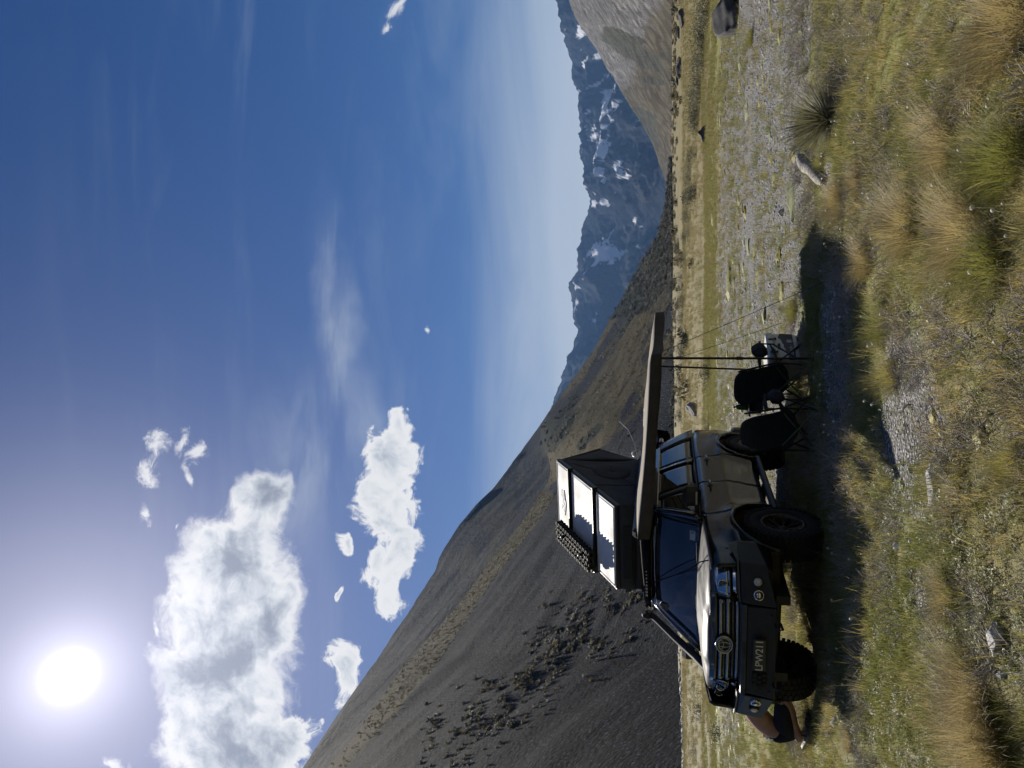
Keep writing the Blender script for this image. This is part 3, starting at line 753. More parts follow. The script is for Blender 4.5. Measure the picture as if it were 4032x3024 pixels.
# head lamps
for sgn in (1, -1):
    def hl(y0, y1, z0, z1, o, th, n=16, sl_=.0): return face(sgn * y0, sgn * y1, z0, z1, o, th, n, 5, sl_)
    lamp = car.part('headlamp', hl(.52, .915, 1.055, 1.195, .02, .05, 16, .055), 'chrome')
    for y, z in ((.62, 1.118), (.755, 1.124)):
        x = fx(y) + .006
        car.part('projector', MB().lathe([(0, .012), (.028, .010), (.036, .0), (.036, -.02)], (x, sgn * y, z), 'X', 24), 'lamp_dark', lamp)
        car.part('projector_ring', ring((x + .004, sgn * y, z), .041, .041, .006, 28), 'chrome', lamp)
    car.part('indicator', hl(.845, .905, 1.075, 1.18, .022, .02, 6, .045), 'lamp_white', lamp)
    car.part('lamp_divider', hl(.51, .92, 1.035, 1.053, .012, .04), 'paint_black', lamp)
    car.part('running_light', hl(.54, .90, .975, 1.018, .010, .03, 16, .022), 'chrome', lamp)
    car.part('lamp_frame', hl(.50, .93, .945, .972, .014, .04), 'paint_black', lamp)
    car.part('lamp_cover', hl(.51, .925, 1.05, 1.20, .042, .003, 16, .055), 'glass_lamp', lamp)
# steel front bar: faceted, top ledge, wings, lights, number plate
bar = car.part('front_bar', MB().prism([(-.52, .60), (.52, .60), (.50, .885), (-.50, .885)], lambda p: (2.50 - .05 * (p[1] > .8), p[0], p[1]), lambda p: (2.28, p[0], p[1])), 'steel_black', bevel=.012)
car.part('bar_ledge', MB().prism([(2.46, .886), (2.452, .935), (2.40, .945), (2.28, .945), (2.28, .886)], lambda p: (p[0], -.515, p[1]), lambda p: (p[0], .515, p[1])), 'steel_edge', bar, bevel=.006)
for sgn in (1, -1):
    A = [(2.50, .53, .60), (2.45, .53, .885), (2.42, .53, .945), (2.27, .53, .945), (2.25, .53, .62)]
    B = [(2.31, .90, .69), (2.27, .90, .885), (2.25, .90, .955), (2.10, .90, .955), (2.08, .90, .70)]
    C = [(2.03, 1.005, .76), (2.01, 1.005, .89), (2.0, 1.0, .975), (1.93, .985, .975), (1.92, .985, .78)]
    mb = MB(); sec = [A, B, C]; vs = [(p[0], sgn * p[1], p[2]) for s_ in sec for p in s_]; fs = []
    for i in range(2):
        for j in range(5): fs.append((i * 5 + j, i * 5 + (j + 1) % 5, (i + 1) * 5 + (j + 1) % 5, (i + 1) * 5 + j))
    fs += [(0, 1, 2, 3, 4), (10, 11, 12, 13, 14)]
    wing = car.part('bar_wing', mb.add(vs, fs), 'steel_black', bar, bevel=.010)
    # lighter grey top edge of the wing
    car.part('wing_edge', MB().prism([(2.422, .535), (2.262, .90), (2.006, 1.0), (1.94, .98), (2.12, .86), (2.30, .535)], lambda p: (p[0], sgn * p[1], .951 + (.024 if p[1] > .95 else .012 if p[1] > .8 else 0)), lambda p: (p[0], sgn * p[1], .966 + (.024 if p[1] > .95 else .012 if p[1] > .8 else 0))), 'steel_edge', bar)
    car.part('wing_plate', MB().prism([(.89, .90), (.905, .985), (.99, 1.045), (1.0, .92)], lambda p: (2.25 - 2.2 * (p[0] - .89), sgn * p[0], p[1]), lambda p: (2.22 - 2.2 * (p[0] - .89), sgn * p[0], p[1])), 'steel_edge', bar)
    n_ = Vector((.86, sgn * .50, .06)).normalized()
    for y, mm_, z in ((.745, 'lamp_white', .782), (.625, 'lamp_dark', .775)):
        x = 2.47 - .44 * (y - .53)
        c = Vector((x + .004, sgn * y, z))
        rot = Vector((0, 1, 0)).rotation_difference(n_).to_matrix()
        def disc(prof): 
            q_ = MB().lathe(prof, (0, 0, 0), 'Y', 26); q_.v = [tuple(rot @ Vector(p) + c) for p in q_.v]; return q_
        fl = car.part('fog_light', disc([(0, .018), (.030, .016), (.042, .006), (.046, -.02)]), mm_, bar)
        car.part('fog_light_rim', disc([(.042, .010), (.050, .012), (.054, .0), (.054, -.02)]), 'plastic_black' if mm_ == 'lamp_white' else 'chrome', fl)
        if mm_ == 'lamp_dark': car.part('fog_reflector', disc([(0, .024), (.012, .026), (.024, .020)]), 'chrome', fl)
    for z in (.86, .66): car.part('bolt', MB().lathe([(0, .012), (.010, .010), (.013, 0)], (2.497, sgn * .44, z), 'X', 8), 'plastic_black', bar)
    hk = MB(); hk.tube([(2.46, sgn * .34, .62), (2.56, sgn * .34, .615), (2.60, sgn * .34, .585), (2.57, sgn * .34, .555), (2.47, sgn * .34, .56)], .014, 8)
    car.part('recovery_point', hk, 'steel_black', bar)
# hexagon mesh beside the plate
for r_ in range(3):
    for c_ in range(3):
        y = -.245 - .055 * c_ - (.0275 if r_ % 2 else 0); z = .80 - .048 * r_
        car.part('hexagon', MB().prism([(.026 * math.cos(a), .026 * math.sin(a)) for a in np.arange(6) * math.pi / 3 + math.pi / 6], lambda p: (2.497 + .006, y + p[0], z + p[1]), lambda p: (2.48, y + p[0], z + p[1])), 'rubber', bar)
pl = car.part('number_plate', MB().box((2.522, .0, .765), (.012, .36, .125), bev=.004), 'plate_black', bar)
o = car.part('plate_frame', MB().tube([(2.53, y, z) for (y, z) in ((-.178, .705), (.178, .705), (.178, .825), (-.178, .825), (-.178, .705))], .004, 6), 'steel_edge', pl)
def veh_text(txt, size, pos, xa, ya, m, parent, name='lettering', **kw):
    me = place_text(text_mesh(txt, size, **kw), Vector(pos), xa, ya); me.materials.clear(); me.materials.append(MATS[m])
    o = new_obj(name, me, parent); o['kind'] = 'stuff'; return o
tm = veh_text('LPW211', .102, (2.5295, .004, .763), (0, 1, 0), (0, 0, 1), 'plate_letter', pl, bold=.0006, spacing=.98)
veh_text('HAMER', .054, (2.4585, 0, .909), (0, 1, 0), (-.16, 0, 1), 'plastic_black', bar, shear=.25, bold=.002, spacing=1.25)
# cabin: one curved side surface carries pillars and glass
def cab(x, s): return (x, .885 - .20 * max(s, 0) ** 1.25, 1.315 + .535 * s)
def cab_panel(x0, x1, s0, s1, sgn, o=0.0, th=.02, n=8, ma=5):
    """x0, x1: (x at s0, x at s1)"""
    def pt(u, v, i):
        s = s0 + (s1 - s0) * v; a = x0[0] + (x0[1] - x0[0]) * v; b_ = x1[0] + (x1[1] - x1[0]) * v
        p = cab(a + (b_ - a) * u, s); return (p[0], sgn * (p[1] + o - i), p[2])
    return MB().slab(lambda u, v: pt(u, v, 0), n, ma, lambda u, v: pt(u, v, th))
for sgn in (1, -1):
    car.part('a_pillar', cab_panel((1.16, .50), (1.02, .38), -.02, 1.02, sgn, .004, .05, 3, 7), 'paint_black')
    car.part('b_pillar', cab_panel((.16, .16), (.02, .04), 0, 1, sgn, .002, .03, 3), 'plastic_black')
    car.part('c_pillar', cab_panel((-.88, -.88), (-1.0, -.98), 0, 1, sgn, .002, .03, 3), 'paint_black')
    car.part('d_pillar', cab_panel((-1.98, -1.80), (-2.40, -2.12), -.02, 1.02, sgn, .004, .05, 5, 7), 'paint_dusty')
    car.part('roof_rail', cab_panel((.52, .44), (-2.16, -2.1), .93, 1.10, sgn, .008, .06, 14, 5), 'paint_black')
    car.part('side_window', cab_panel((1.00, .42), (.16, .16), .02, .95, sgn, -.006, .004), 'glass_side', fd if sgn < 0 else None)
    car.part('side_window', cab_panel((.02, .04), (-.88, -.88), .02, .95, sgn, -.006, .004), 'glass_side')
    car.part('side_window', cab_panel((-1.0, -.98), (-1.98, -1.80), .02, .95, sgn, -.006, .004), 'glass_side')
    car.part('window_seal', MB().tube([(cab(x, s)[0], sgn * (cab(x, s)[1] + .003), cab(x, s)[2]) for x, s in ((1.02, .02), (.70, .5), (.42, .95), (.1, .955), (-.9, .955), (-1.8, .95))], .007, 6), 'chrome_grey')
    # door mirror
    y = sgn * 1.06
    mi = car.part('door_mirror', MB().box((.90, y, 1.40), (.13, .24, .22), rot=(0, 0, sgn * .12), bev=.05), 'plastic_black')
    car.part('mirror_arm', MB().box((.94, sgn * .94, 1.34), (.07, .14, .05), bev=.015), 'plastic_black', mi)
    car.part('mirror_trim', MB().box((.965, y, 1.345), (.015, .16, .022), rot=(0, 0, sgn * .12), bev=.005), 'lamp_white', mi)
car.part('roof', MB().slab(lambda u, v: (.60 - 2.75 * u - .10 * abs(2 * v - 1) ** 2 * (1 - u) * 1.0, (2 * v - 1) * .665, 1.86 + .055 * (1 - abs(2 * v - 1) ** 2.5) * (1 - .25 * u * u)), 12, 15,
                           lambda u, v: (.60 - 2.75 * u - .10 * abs(2 * v - 1) ** 2 * (1 - u), (2 * v - 1) * .665, 1.83 + .05 * (1 - abs(2 * v - 1) ** 2.5))), 'paint_black')
def scr(u, v, o=0.0):
    a = 2 * v - 1; yw = .865 + (.655 - .865) * u
    x = 1.20 + (.60 - 1.20) * u - (.15 - .04 * u) * abs(a) ** 2.2 + .10 * (1 - u); z = 1.295 + (1.865 - 1.295) * u + .03 * u * (1 - a * a)
    return (x + o * .7, a * yw, z + o * .7)
ws = car.part('windscreen', MB().slab(lambda u, v: scr(u, v), 12, 21, lambda u, v: scr(u, v, -.005)), 'glass_screen')
car.part('windscreen_frame', MB().tube([scr(0.01, v, .004) for v in np.linspace(.02, .98, 14)], .014, 6), 'plastic_black', ws)
car.part('rear_view_mirror', MB().box((.60, 0, 1.74), (.03, .22, .07), bev=.02), 'interior', ws)
car.part('licence_label', MB().box(Vector(scr(.16, .885, .006)), (.004, .115, .085), rot=(0, -.72, .20)), 'sticker_white', ws)
car.part('licence_label_print', MB().box(Vector(scr(.16, .905, .010)), (.003, .03, .05), rot=(0, -.72, .20)), 'sticker_ink', ws)
for a, b_ in ((.28, .47), (.62, .85)):
    p0 = Vector(scr(-.01, a, .02)); p1 = Vector(scr(.06, b_, .022)); car.part('wiper', MB().tube([p0, (p0 + p1) / 2 + Vector((.01, 0, .02)), p1], .008, 6), 'plastic_black')
# inside
it = MB().slab(lambda u, v: (1.12 - .48 * u, (2 * v - 1) * .80, 1.24 + .05 * math.sin(u * 3)), 6, 8, lambda u, v: (1.12 - .42 * u, (2 * v - 1) * .80, .80)); car.part('dashboard', it, 'interior')
car.part('steering_wheel', ring((.52, -.38, 1.16), .18, .18, .015, 26), 'interior')
for y in (.38, -.38):
    se = MB().box((.05, y, .88), (.50, .50, .16), bev=.05); se.box((-.16, y, 1.20), (.14, .48, .62), rot=(0, -.18, 0), bev=.06); seat = car.part('seat', se, 'seat_cloth')
    hd = MB().box((-.22, y, 1.60), (.11, .27, .19), bev=.045); hd.tube([(-.21, y - .06, 1.48), (-.22, y - .06, 1.56)], .008, 6); hd.tube([(-.21, y + .06, 1.48), (-.22, y + .06, 1.56)], .008, 6)
    car.part('headrest', hd, 'seat_cloth', seat)
rs = MB().box((-1.02, 0, 1.15), (.16, 1.36, .66), rot=(0, -.15, 0), bev=.05)
for y in (-.42, .42): rs.box((-1.1, y, 1.56), (.1, .26, .17), bev=.04)
car.part('rear_seat', rs, 'seat_cloth')
car.part('cabin_floor', MB().box((-.6, 0, .85), (3.4, 1.5, .04)), 'interior')
# tail: lower gate, lamps, the upper tailgate swung up
car.part('tail_panel', MB().slab(lambda u, v: (-2.43 + .05 * (2 * v - 1) ** 2 - .02 * u, (2 * v - 1) * .87, .60 + .62 * u), 5, 11, lambda u, v: (-2.36, (2 * v - 1) * .87, .60 + .62 * u)), 'paint_dusty')
car.part('rear_bar', MB().box((-2.50, 0, .58), (.22, 1.78, .22), bev=.05), 'steel_black')
for sgn in (1, -1):
    car.part('tail_lamp', MB().box((-2.40, sgn * .80, 1.13), (.10, .16, .30), bev=.03), 'lamp_red')
tg = car.part('tailgate', MB().slab(lambda u, v: (-2.12 - .80 * u, (2 * v - 1) * (.70 + .03 * u), 1.90 - .02 * u - .05 * math.sin(math.pi * u)), 10, 9,
                                     lambda u, v: (-2.14 - .76 * u, (2 * v - 1) * .70, 1.80 - .03 * u - .09 * math.sin(2.6 * math.pi * u) ** 2)), 'strap_black', label='black upper tailgate swung open under the awning')
car.part('tailgate_lamp', MB().box((-2.34, .70, 1.80), (.20, .06, .07), bev=.02), 'lamp_red', tg)
for sgn in (1, -1): car.part('tailgate_strut', MB().tube([(-2.2, sgn * .64, 1.50), (-2.55, sgn * .64, 1.80)], .012, 8), 'steel_black', tg)
car.part('tailgate_skirt', MB().box((-2.66, 0, 1.745), (.58, 1.40, .17), bev=.05), 'strap_black', tg)
# snorkel on the off side
sp_ = [(1.62, -.90, 1.10), (1.45, -.93, 1.22), (1.22, -.93, 1.34), (.92, -.86, 1.60), (.66, -.79, 1.82), (.58, -.77, 1.90)]
sn = car.part('snorkel', MB().tube(sp_, [.05, .055, .052, .048, .046, .046], 12), 'plastic_black')
car.part('snorkel_head', MB().box((.60, -.765, 1.955), (.16, .105, .13), rot=(0, .15, 0), bev=.045), 'plastic_black', sn)
# roof rack: rails, cross bars, front fairing
rk = car.part('roof_rack', MB().box((-.78, .66, 1.965), (2.70, .035, .045), bev=.01), 'steel_black')
car.part('rack_rail', MB().box((-.78, -.66, 1.965), (2.70, .035, .045), bev=.01), 'steel_black', rk)
for x in np.linspace(.50, -2.05, 8): car.part('rack_slat', MB().box((x, 0, 1.972), (.07, 1.29, .025), bev=.006), 'steel_black', rk)
for x in (.35, -.7, -1.75):
    for sgn in (1, -1): car.part('rack_foot', MB().box((x, sgn * .655, 1.915), (.10, .03, .07), bev=.008), 'steel_black', rk)
fr = car.part('rack_fairing', MB().slab(lambda u, v: (.60 + .11 * (1 - u) - .09 * abs(2 * v - 1) ** 2, (2 * v - 1) * .64, 1.90 + .095 * u), 4, 15, lambda u, v: (.58 + .11 * (1 - u) - .09 * abs(2 * v - 1) ** 2, (2 * v - 1) * .64, 1.90 + .095 * u)), 'strap_black', rk)
for i in range(8):
    y = -.10 - .052 * i; r_ = .010 + .0013 * i
    car.part('slot_sky_disc', MB().lathe([(0, .003), (r_ * .8, .003), (r_, 0)], (.655 - .09 * (y / .64) ** 2 + .010, y, 1.957), 'X', 14), 'chrome_grey', fr)  # pale discs stand for bright sky and sunlit tent seen through slots
# strap over the screen to the near-side wing
car.part('strap', MB().tube([(.62, -.30, 1.93), (1.0, .02, 1.66), (1.36, .33, 1.42), (1.75, .62, 1.33), (2.02, .78, 1.265)], .007, 6), 'strap_black')

# ---- wheels: one built, three copied with their parts
def make_wheel():
    R, wd = .425, .285
    hub = MB().lathe([(0, .02), (.06, .02), (.075, 0), (.16, -.02), (.16, -.06), (0, -.06)], (0, 0, 0), 'Y', 22)
    wh = car.part('wheel', hub, 'steel_black'); 
    prof = [(.235, .115), (.25, .140), (.30, .150), (.36, .146), (.395, .128), (.408, .115), (.412, .04), (.412, -.04), (.408, -.115), (.395, -.128), (.36, -.146), (.30, -.150), (.25, -.140), (.235, -.115)]
    ty = MB().lathe(prof, (0, 0, 0), 'Y', 48)
    for k in range(44):
        a = 2 * math.pi * k / 44
        for j, (yy, dy, da) in enumerate(((-.105, .075, 0), (-.03, .055, .07), (.035, .055, 0), (.105, .075, .07))):
            aa = a + da; c = Vector((.414 * math.cos(aa), yy, .414 * math.sin(aa)))
            ty.box(c, (.022, dy, .040), rot=Matrix.Rotation(-aa, 3, 'Y'))
        for yy in (.142, -.142):
            c = Vector((.392 * math.cos(a), yy, .392 * math.sin(a))); ty.box(c, (.05, .02, .026), rot=Matrix.Rotation(-a, 3, 'Y'))
    car.part('tyre', ty, 'rubber', wh)
    rim = MB().lathe([(.238, .118), (.246, .128), (.240, .138), (.205, .134), (.200, .10), (.190, .03), (.20, -.10), (.236, -.12)], (0, 0, 0), 'Y', 48)
    for k in range(8):
        a = 2 * math.pi * k / 8
        for da in (-.11, .11):
            rim.tube([(.06 * math.cos(a), .062, .06 * math.sin(a)), (.13 * math.cos(a + da * .4), .075, .13 * math.sin(a + da * .4)), (.204 * math.cos(a + da * 1.5), .105, .204 * math.sin(a + da * 1.5))], [.014, .012, .013], 6)
    rim.lathe([(0, .08), (.045, .078), (.062, .06), (.066, .03)], (0, 0, 0), 'Y', 20)
    ro = car.part('rim', rim, 'rim_bronze', wh)
    for k in range(16):
        a = 2 * math.pi * k / 16
        car.part('rim_bolt', MB().lathe([(0, .008), (.006, .007), (.008, 0)], (.222 * math.cos(a), .136, .222 * math.sin(a)), 'Y', 6), 'steel_black', wh)
    return wh
w0 = make_wheel()
def put_wheel(o, x, sgn):
    o.location = (x, sgn * TR_, .415); o.rotation_euler = (0, 0.4 * x, 0 if sgn > 0 else math.pi)
put_wheel(w0, WB, 1)
for x, sgn in ((WB, -1), (-WB, 1), (-WB, -1)): put_wheel(copy_tree(w0, car.o), x, sgn)
# ================================================================== tent, awning, camp
mat('tent_canvas', (.040, .043, .047), .9, c2=(.028, .030, .034), scale=5, bump=.25, bscale=30)
mat('tent_mesh', (.018, .019, .022), .95, c2=(.028, .028, .03), scale=60)
mat('tent_lid', (.64, .64, .64), .63, .0, c2=(.52, .52, .525), scale=2.5, rvar=.05, spec=.42)
mat('alu', (.60, .61, .62), .30, .9); mat('alu_dark', (.035, .037, .042), .4, .5)
mat('logo_blue', (.20, .27, .38), .6, spec=.3)
mat('board_black', (.012, .012, .013), .75, spec=.25, c2=(.035, .034, .033), scale=14)
mat('pole_black', (.014, .015, .017), .35, .4)
mat('chair_fabric', (.014, .017, .026), .92, c2=(.022, .026, .036), scale=26, bump=.3, bscale=160)
mat('chair_tube', (.10, .17, .06), .35, .4, c2=(.07, .12, .045), scale=12)
mat('cooler_white', (.66, .66, .63), .45, c2=(.58, .585, .57), scale=5)
mat('cooler_navy', (.012, .026, .060), .40, c2=(.018, .034, .07), scale=6)
mat('white_print', (.62, .64, .66), .5); mat('tag_orange', (.75, .11, .03), .6)
mat('can_purple', (.10, .05, .16), .35, .3); mat('can_white', (.62, .63, .65), .35); mat('can_red', (.20, .035, .045), .4); mat('bottle_green', (.03, .16, .05), .35); mat('foot_black', (.016, .016, .017), .6)
m, t, b = principled('awning_cloth')         # tan canvas; sun glows through it
b.inputs['Base Color'].default_value = (.40, .36, .29, 1); b.inputs['Roughness'].default_value = .9
o_ = t.nodes['Material Output']; tr = N(t, 'ShaderNodeBsdfTranslucent', inp={'Color': (.30, .24, .16, 1)}); ms = N(t, 'ShaderNodeMixShader', inp={'Fac': .12})
co = N(t, 'ShaderNodeTexCoord'); nn = tnoise(t, co.outputs['Object'], 3.0, 5.0, .6)
t.links.new(cmix(t, mrange(nn, .35, .65, tree=t), (.34, .30, .235), (.27, .24, .19)), b.inputs['Base Color'])
bp = N(t, 'ShaderNodeBump', inp={'Strength': .3, 'Distance': .02}); t.links.new(tnoise(t, co.outputs['Object'], 9.0, 4.0, .6), bp.inputs['Height']); t.links.new(bp.outputs[0], b.inputs['Normal'])
t.links.new(b.outputs[0], ms.inputs[1]); t.links.new(tr.outputs[0], ms.inputs[2]); t.links.new(ms.outputs[0], o_.inputs['Surface'])
mat('valance_cloth', (.055, .046, .036), .95, c2=(.042, .036, .028), scale=6, bump=.2, bscale=60)

# ---- wedge roof tent
tent = Thing('roof_tent', 'wedge-shaped roof tent with pale metal lid propped open on the black car', 'tent', VEH, (-.66, 0, 1.985))
tent.part('base_tray', MB().box((-.70, 0, 2.06), (1.92, 1.30, .13), bev=.03), 'alu_dark')
tent.part('tray_trim', MB().box((-.70, 0, 2.003), (1.98, 1.36, .030), bev=.01), 'pole_black')
L0 = Vector((.255, 0, 2.375)); L1 = Vector((-1.56, 0, 3.445)); sl = (L1 - L0); LL = sl.length; sl.normalize(); nl = Vector((-sl.z, 0, sl.x)) * -1
if nl.z < 0: nl = -nl
def lidp(t_, y, h=0.0): return L0 + sl * (t_ * LL) + nl * h + Vector((0, y, 0))
LR = Matrix((sl, Vector((0, 1, 0)), nl)).transposed()
lid = tent.part('lid', MB().box(lidp(.5, 0, -.045), (LL, 1.25, .082), rot=LR, bev=.012), 'alu_dark')
EDG = ((0.0, .285), (.285, .715), (.715, 1.0))
for a, b_ in ((.012, .285), (.335, .705), (.755, .988)):
    pn = tent.part('lid_panel', MB().box(lidp((a + b_) / 2, 0, -.002), (LL * (b_ - a), 1.215, .012), rot=LR, bev=.005), 'tent_lid', lid)
    fr_ = [lidp(a + .012, -.575, .006), lidp(b_ - .012, -.575, .006), lidp(b_ - .012, .575, .006), lidp(a + .012, .575, .006), lidp(a + .012, -.575, .006)]
    tent.part('panel_bead', MB().tube(fr_, .005, 6), 'tent_lid', pn)
for t_ in (.31, .73):
    bar_ = tent.part('lid_bar', MB().box(lidp(t_, 0, .022), (.032, 1.30, .045), rot=LR, bev=.006), 'pole_black', lid)
    tent.part('lid_bar_cap', MB().box(lidp(t_ + .018, 0, .010), (.05, 1.24, .020), rot=LR, bev=.005), 'alu', bar_)
    for sgn in (1, -1): tent.part('bar_clamp', MB().box(lidp(t_, sgn * .648, .0), (.05, .03, .10), rot=LR, bev=.008), 'pole_black', bar_)
for x_, y_ in ((.0, 1), (.0, -1)):
    tent.part('latch', MB().box(lidp(.02, y_ * .50, -.07), (.03, .07, .05), rot=LR, bev=.008), 'alu', lid)
    tent.part('tray_latch', MB().box((.275, y_ * .58, 2.06), (.03, .035, .06), bev=.008), 'alu')
# logo: three slanted letters on a shallow V
lo = place_text(text_mesh('RMR', .19, .002, .3, .004, spacing=1.02), lidp(.875, .0, .0065), (0, 1, 0), sl); lo.materials.clear(); lo.materials.append(MATS['logo_blue'])
lo.transform(Matrix.Translation(-tent.base)); tent.part('logo', lo, None, lid, recalc=False)
for a, b_ in (((-.21, .845), (-.02, .815)), ((-.02, .815), (.21, .850))):
    p0 = lidp(a[1], a[0], .0065); p1 = lidp(b_[1], b_[0], .0065); d_ = (p1 - p0); 
    tent.part('logo_stroke', MB().tube([p0, p1], .007, 4, smooth=False), 'logo_blue', lid)
# canvas
tent.part('front_wall', MB().slab(lambda u, v: (.235 + .02 * math.sin(math.pi * v) * math.sin(math.pi * u * 3) ** 2, (2 * u - 1) * .605, 2.12 + .20 * v), 13, 5, lambda u, v: (.21, (2 * u - 1) * .605, 2.12 + .20 * v)), 'tent_canvas')
tent.part('front_window', MB().box((.262, -.05, 2.215), (.012, .78, .12), bev=.005), 'tent_mesh')
for sgn in (1, -1):
    def wall(u, v, dy=0.0):          # u from the front to the rear, v from tray to lid
        x = .22 - 1.80 * u; zt = 2.32 + 1.055 * u; sag = .03 * math.sin(math.pi * u) * math.sin(math.pi * v) + .008 * math.sin(23 * u + 5 * v) * math.sin(math.pi * v)
        xb = .22 - 1.87 * u
        return (xb + (x - xb) * v, sgn * (.615 + sag * .6 - .03 * math.sin(math.pi * v) * u - dy), 2.12 + (zt - 2.12) * v)
    sw = tent.part('side_wall', MB().slab(lambda u, v: wall(u, v), 22, 12, lambda u, v: wall(u, v, .012)), 'tent_canvas')
    def win(a, r):
        u = .70 + .18 * math.cos(a) * r; v = .42 + .30 * math.sin(a) * r
        p = wall(u, v); return (p[0], p[1] + sgn * .008, p[2])
    tent.part('side_window', MB().slab(lambda q, r: win(q * 2 * math.pi, .05 + .95 * r), 28, 4, lambda q, r: (lambda p: (p[0], p[1] - sgn * .012, p[2]))(win(q * 2 * math.pi, .05 + .95 * r))), 'tent_mesh', sw)
    tent.part('seam', MB().tube([Vector(wall(.40, v)) + Vector((0, sgn * .004, 0)) for v in np.linspace(.02, .98, 8)], .006, 5), 'tent_mesh', sw)
    tent.part('seam', MB().tube([Vector(wall(.40 + .5 * v, .05 + .85 * v)) + Vector((0, sgn * .004, 0)) for v in np.linspace(0, 1, 9)], .005, 5), 'tent_mesh', sw)
    # rear hood poking out past the lid
    tent.part('rear_hood_side', MB().slab(lambda u, v: tuple(Vector((-1.60, sgn * .60, 3.36)).lerp(Vector((-1.66, sgn * .60, 2.12)), v).lerp(Vector((-2.20, sgn * .57, 2.80)), u * (1 - .0 * v)) + Vector((0, sgn * .02 * math.sin(math.pi * v), 0))), 8, 12,
                                     lambda u, v: tuple(Vector((-1.60, sgn * .59, 3.36)).lerp(Vector((-1.66, sgn * .59, 2.12)), v).lerp(Vector((-2.20, sgn * .56, 2.80)), u))), 'tent_canvas')
tent.part('rear_hood', MB().slab(lambda u, v: (-1.62 - .60 * v, (2 * u - 1) * .60, 3.38 - .57 * v - .02 * math.sin(math.pi * u)), 7, 6, lambda u, v: (-1.62 - .60 * v, (2 * u - 1) * .60, 3.365 - .57 * v - .02 * math.sin(math.pi * u))), 'tent_canvas')
tent.part('rear_wall', MB().slab(lambda u, v: (-2.22 + .56 * v, (2 * u - 1) * .59, 2.81 - .69 * v), 5, 6, lambda u, v: (-2.20 + .56 * v, (2 * u - 1) * .59, 2.80 - .69 * v)), 'tent_mesh')
tent.part('window_rod', MB().tube([(-1.70, .60, 2.16), (-1.95, .78, 2.22), (-2.15, .95, 2.33), (-2.28, 1.05, 2.48)], .005, 5), 'alu')
for sgn in (1, -1): tent.part('gas_strut', MB().tube([(-.30, sgn * .585, 2.14), (-1.20, sgn * .585, 3.16)], .012, 6), 'pole_black')

# ---- two recovery boards stacked on pins over the lid
def make_board(mb, y0, y1, t0, t1, h):
    n = 26
    for i in range(n):
        a = t0 + (t1 - t0) * i / n; b_ = t0 + (t1 - t0) * (i + 1) / n; c = (a + b_) / 2
        edge = .018 if i % 2 else 0
        # body in rows with open gaps between them
        for k, (u0, u1) in enumerate(((0, .20), (.27, .46), (.54, .73), (.80, 1.0))):
            ya = y0 + (y1 - y0) * u0 - (edge if k == 0 else 0); yb = y0 + (y1 - y0) * u1 + (edge if k == 3 else 0)
            mb.box(lidp(c, (ya + yb) / 2, h + (.012 if (i + k) % 2 else 0)), (LL * (b_ - a) * 1.01, abs(yb - ya), .028), rot=LR)
        if i % 4 == 0 or i in (1, n - 1):
            mb.box(lidp(c, (y0 + y1) / 2, h - .004), (LL * (b_ - a) * .9, abs(y1 - y0) * .98, .018), rot=LR)
        for u in (.1, .36, .63, .9):
            mb.box(lidp(c, y0 + (y1 - y0) * (u + (.04 if i % 2 else -.04)), h + .026), (LL * (b_ - a) * .45, .022, .028), rot=LR)
    return mb
for k, h in enumerate((.085, .140)):
    bd_ = Thing('recovery_board', ('lower' if k == 0 else 'upper') + ' of two black toothed recovery boards stacked on the tent lid', 'recovery board', VEH, lidp(.30, -.44, h), group='recovery boards on the tent lid')
    bo = bd_.part('board', make_board(MB(), -.27, -.60, .27 + .008 * k, .85, h), 'board_black', recalc=False)
    for t_ in (.40, .72):
        if k == 0: bd_.part('mounting_pin', MB().tube([lidp(t_, -.44, .0), lidp(t_, -.44, .19)], .016, 8), 'pole_black')
        else: bd_.part('pin_knob', MB().lathe([(0, .03), (.03, .02), (.03, 0), (0, 0)], lidp(t_, -.44, .18), 'Z', 10), 'alu')

# ---- awning that fans out round the near side
aw = Thing('car_awning', 'tan fan-shaped awning stretched out from the side of the black car', 'awning', VEH, (-.4, 1.5, 1.9))
piv = Vector((-1.55, .80, 2.06))
A = [Vector((2.14, 1.05, 1.995)), Vector((.52, 2.72, 1.885)), Vector((-1.34, 2.98, 1.87)), Vector((-2.55, 2.45, 1.90))]
ridge_ = [piv + Vector((0, 0, .10))]
for i in range(3):
    a, b_ = A[i], A[i + 1]
    def cl(u, v, dz=0.0):
        e_ = a.lerp(b_, u); e_ = e_ + (piv - e_) * (.05 * math.sin(math.pi * u))
        p = e_.lerp(piv, v); p.z += .044 * math.sin(math.pi * min(v * 1.15, 1)) ** .8 * (1 - .25 * math.sin(math.pi * u)) - .02 * math.sin(math.pi * u) * (1 - v) + dz
        return tuple(p)
    aw.part('canopy_panel', MB().slab(lambda u, v: cl(u, v), 15, 12, lambda u, v: cl(u, v, -.006)), 'awning_cloth')
    def va(u, v, o=0.0):
        e_ = Vector(cl(u, 0)); hgt = .125 + .01 * math.sin(u * 9)
        out = (a.lerp(b_, u) - piv).normalized() * (.008 + .012 * math.sin(7 * u) * v - o)
        return tuple(e_ + out - Vector((0, 0, hgt * v)))
    aw.part('valance', MB().slab(lambda u, v: va(u, v), 17, 4, lambda u, v: va(u, v, .006)), 'valance_cloth')
for a in A:
    aw.part('arm', MB().tube([piv, piv.lerp(a, .5) + Vector((0, 0, .03)), a - Vector((0, 0, .015))], .016, 8), 'pole_black')
aw.part('case', MB().box((-.05, .755, 2.03), (2.9, .13, .13), bev=.04), 'pole_black')
def inv(v): return VEH.inverted() @ Vector(v)
pt_ = A[1] + Vector((-.02, -.03, -.02)); pb = inv((.30, 9.25, 0.005))
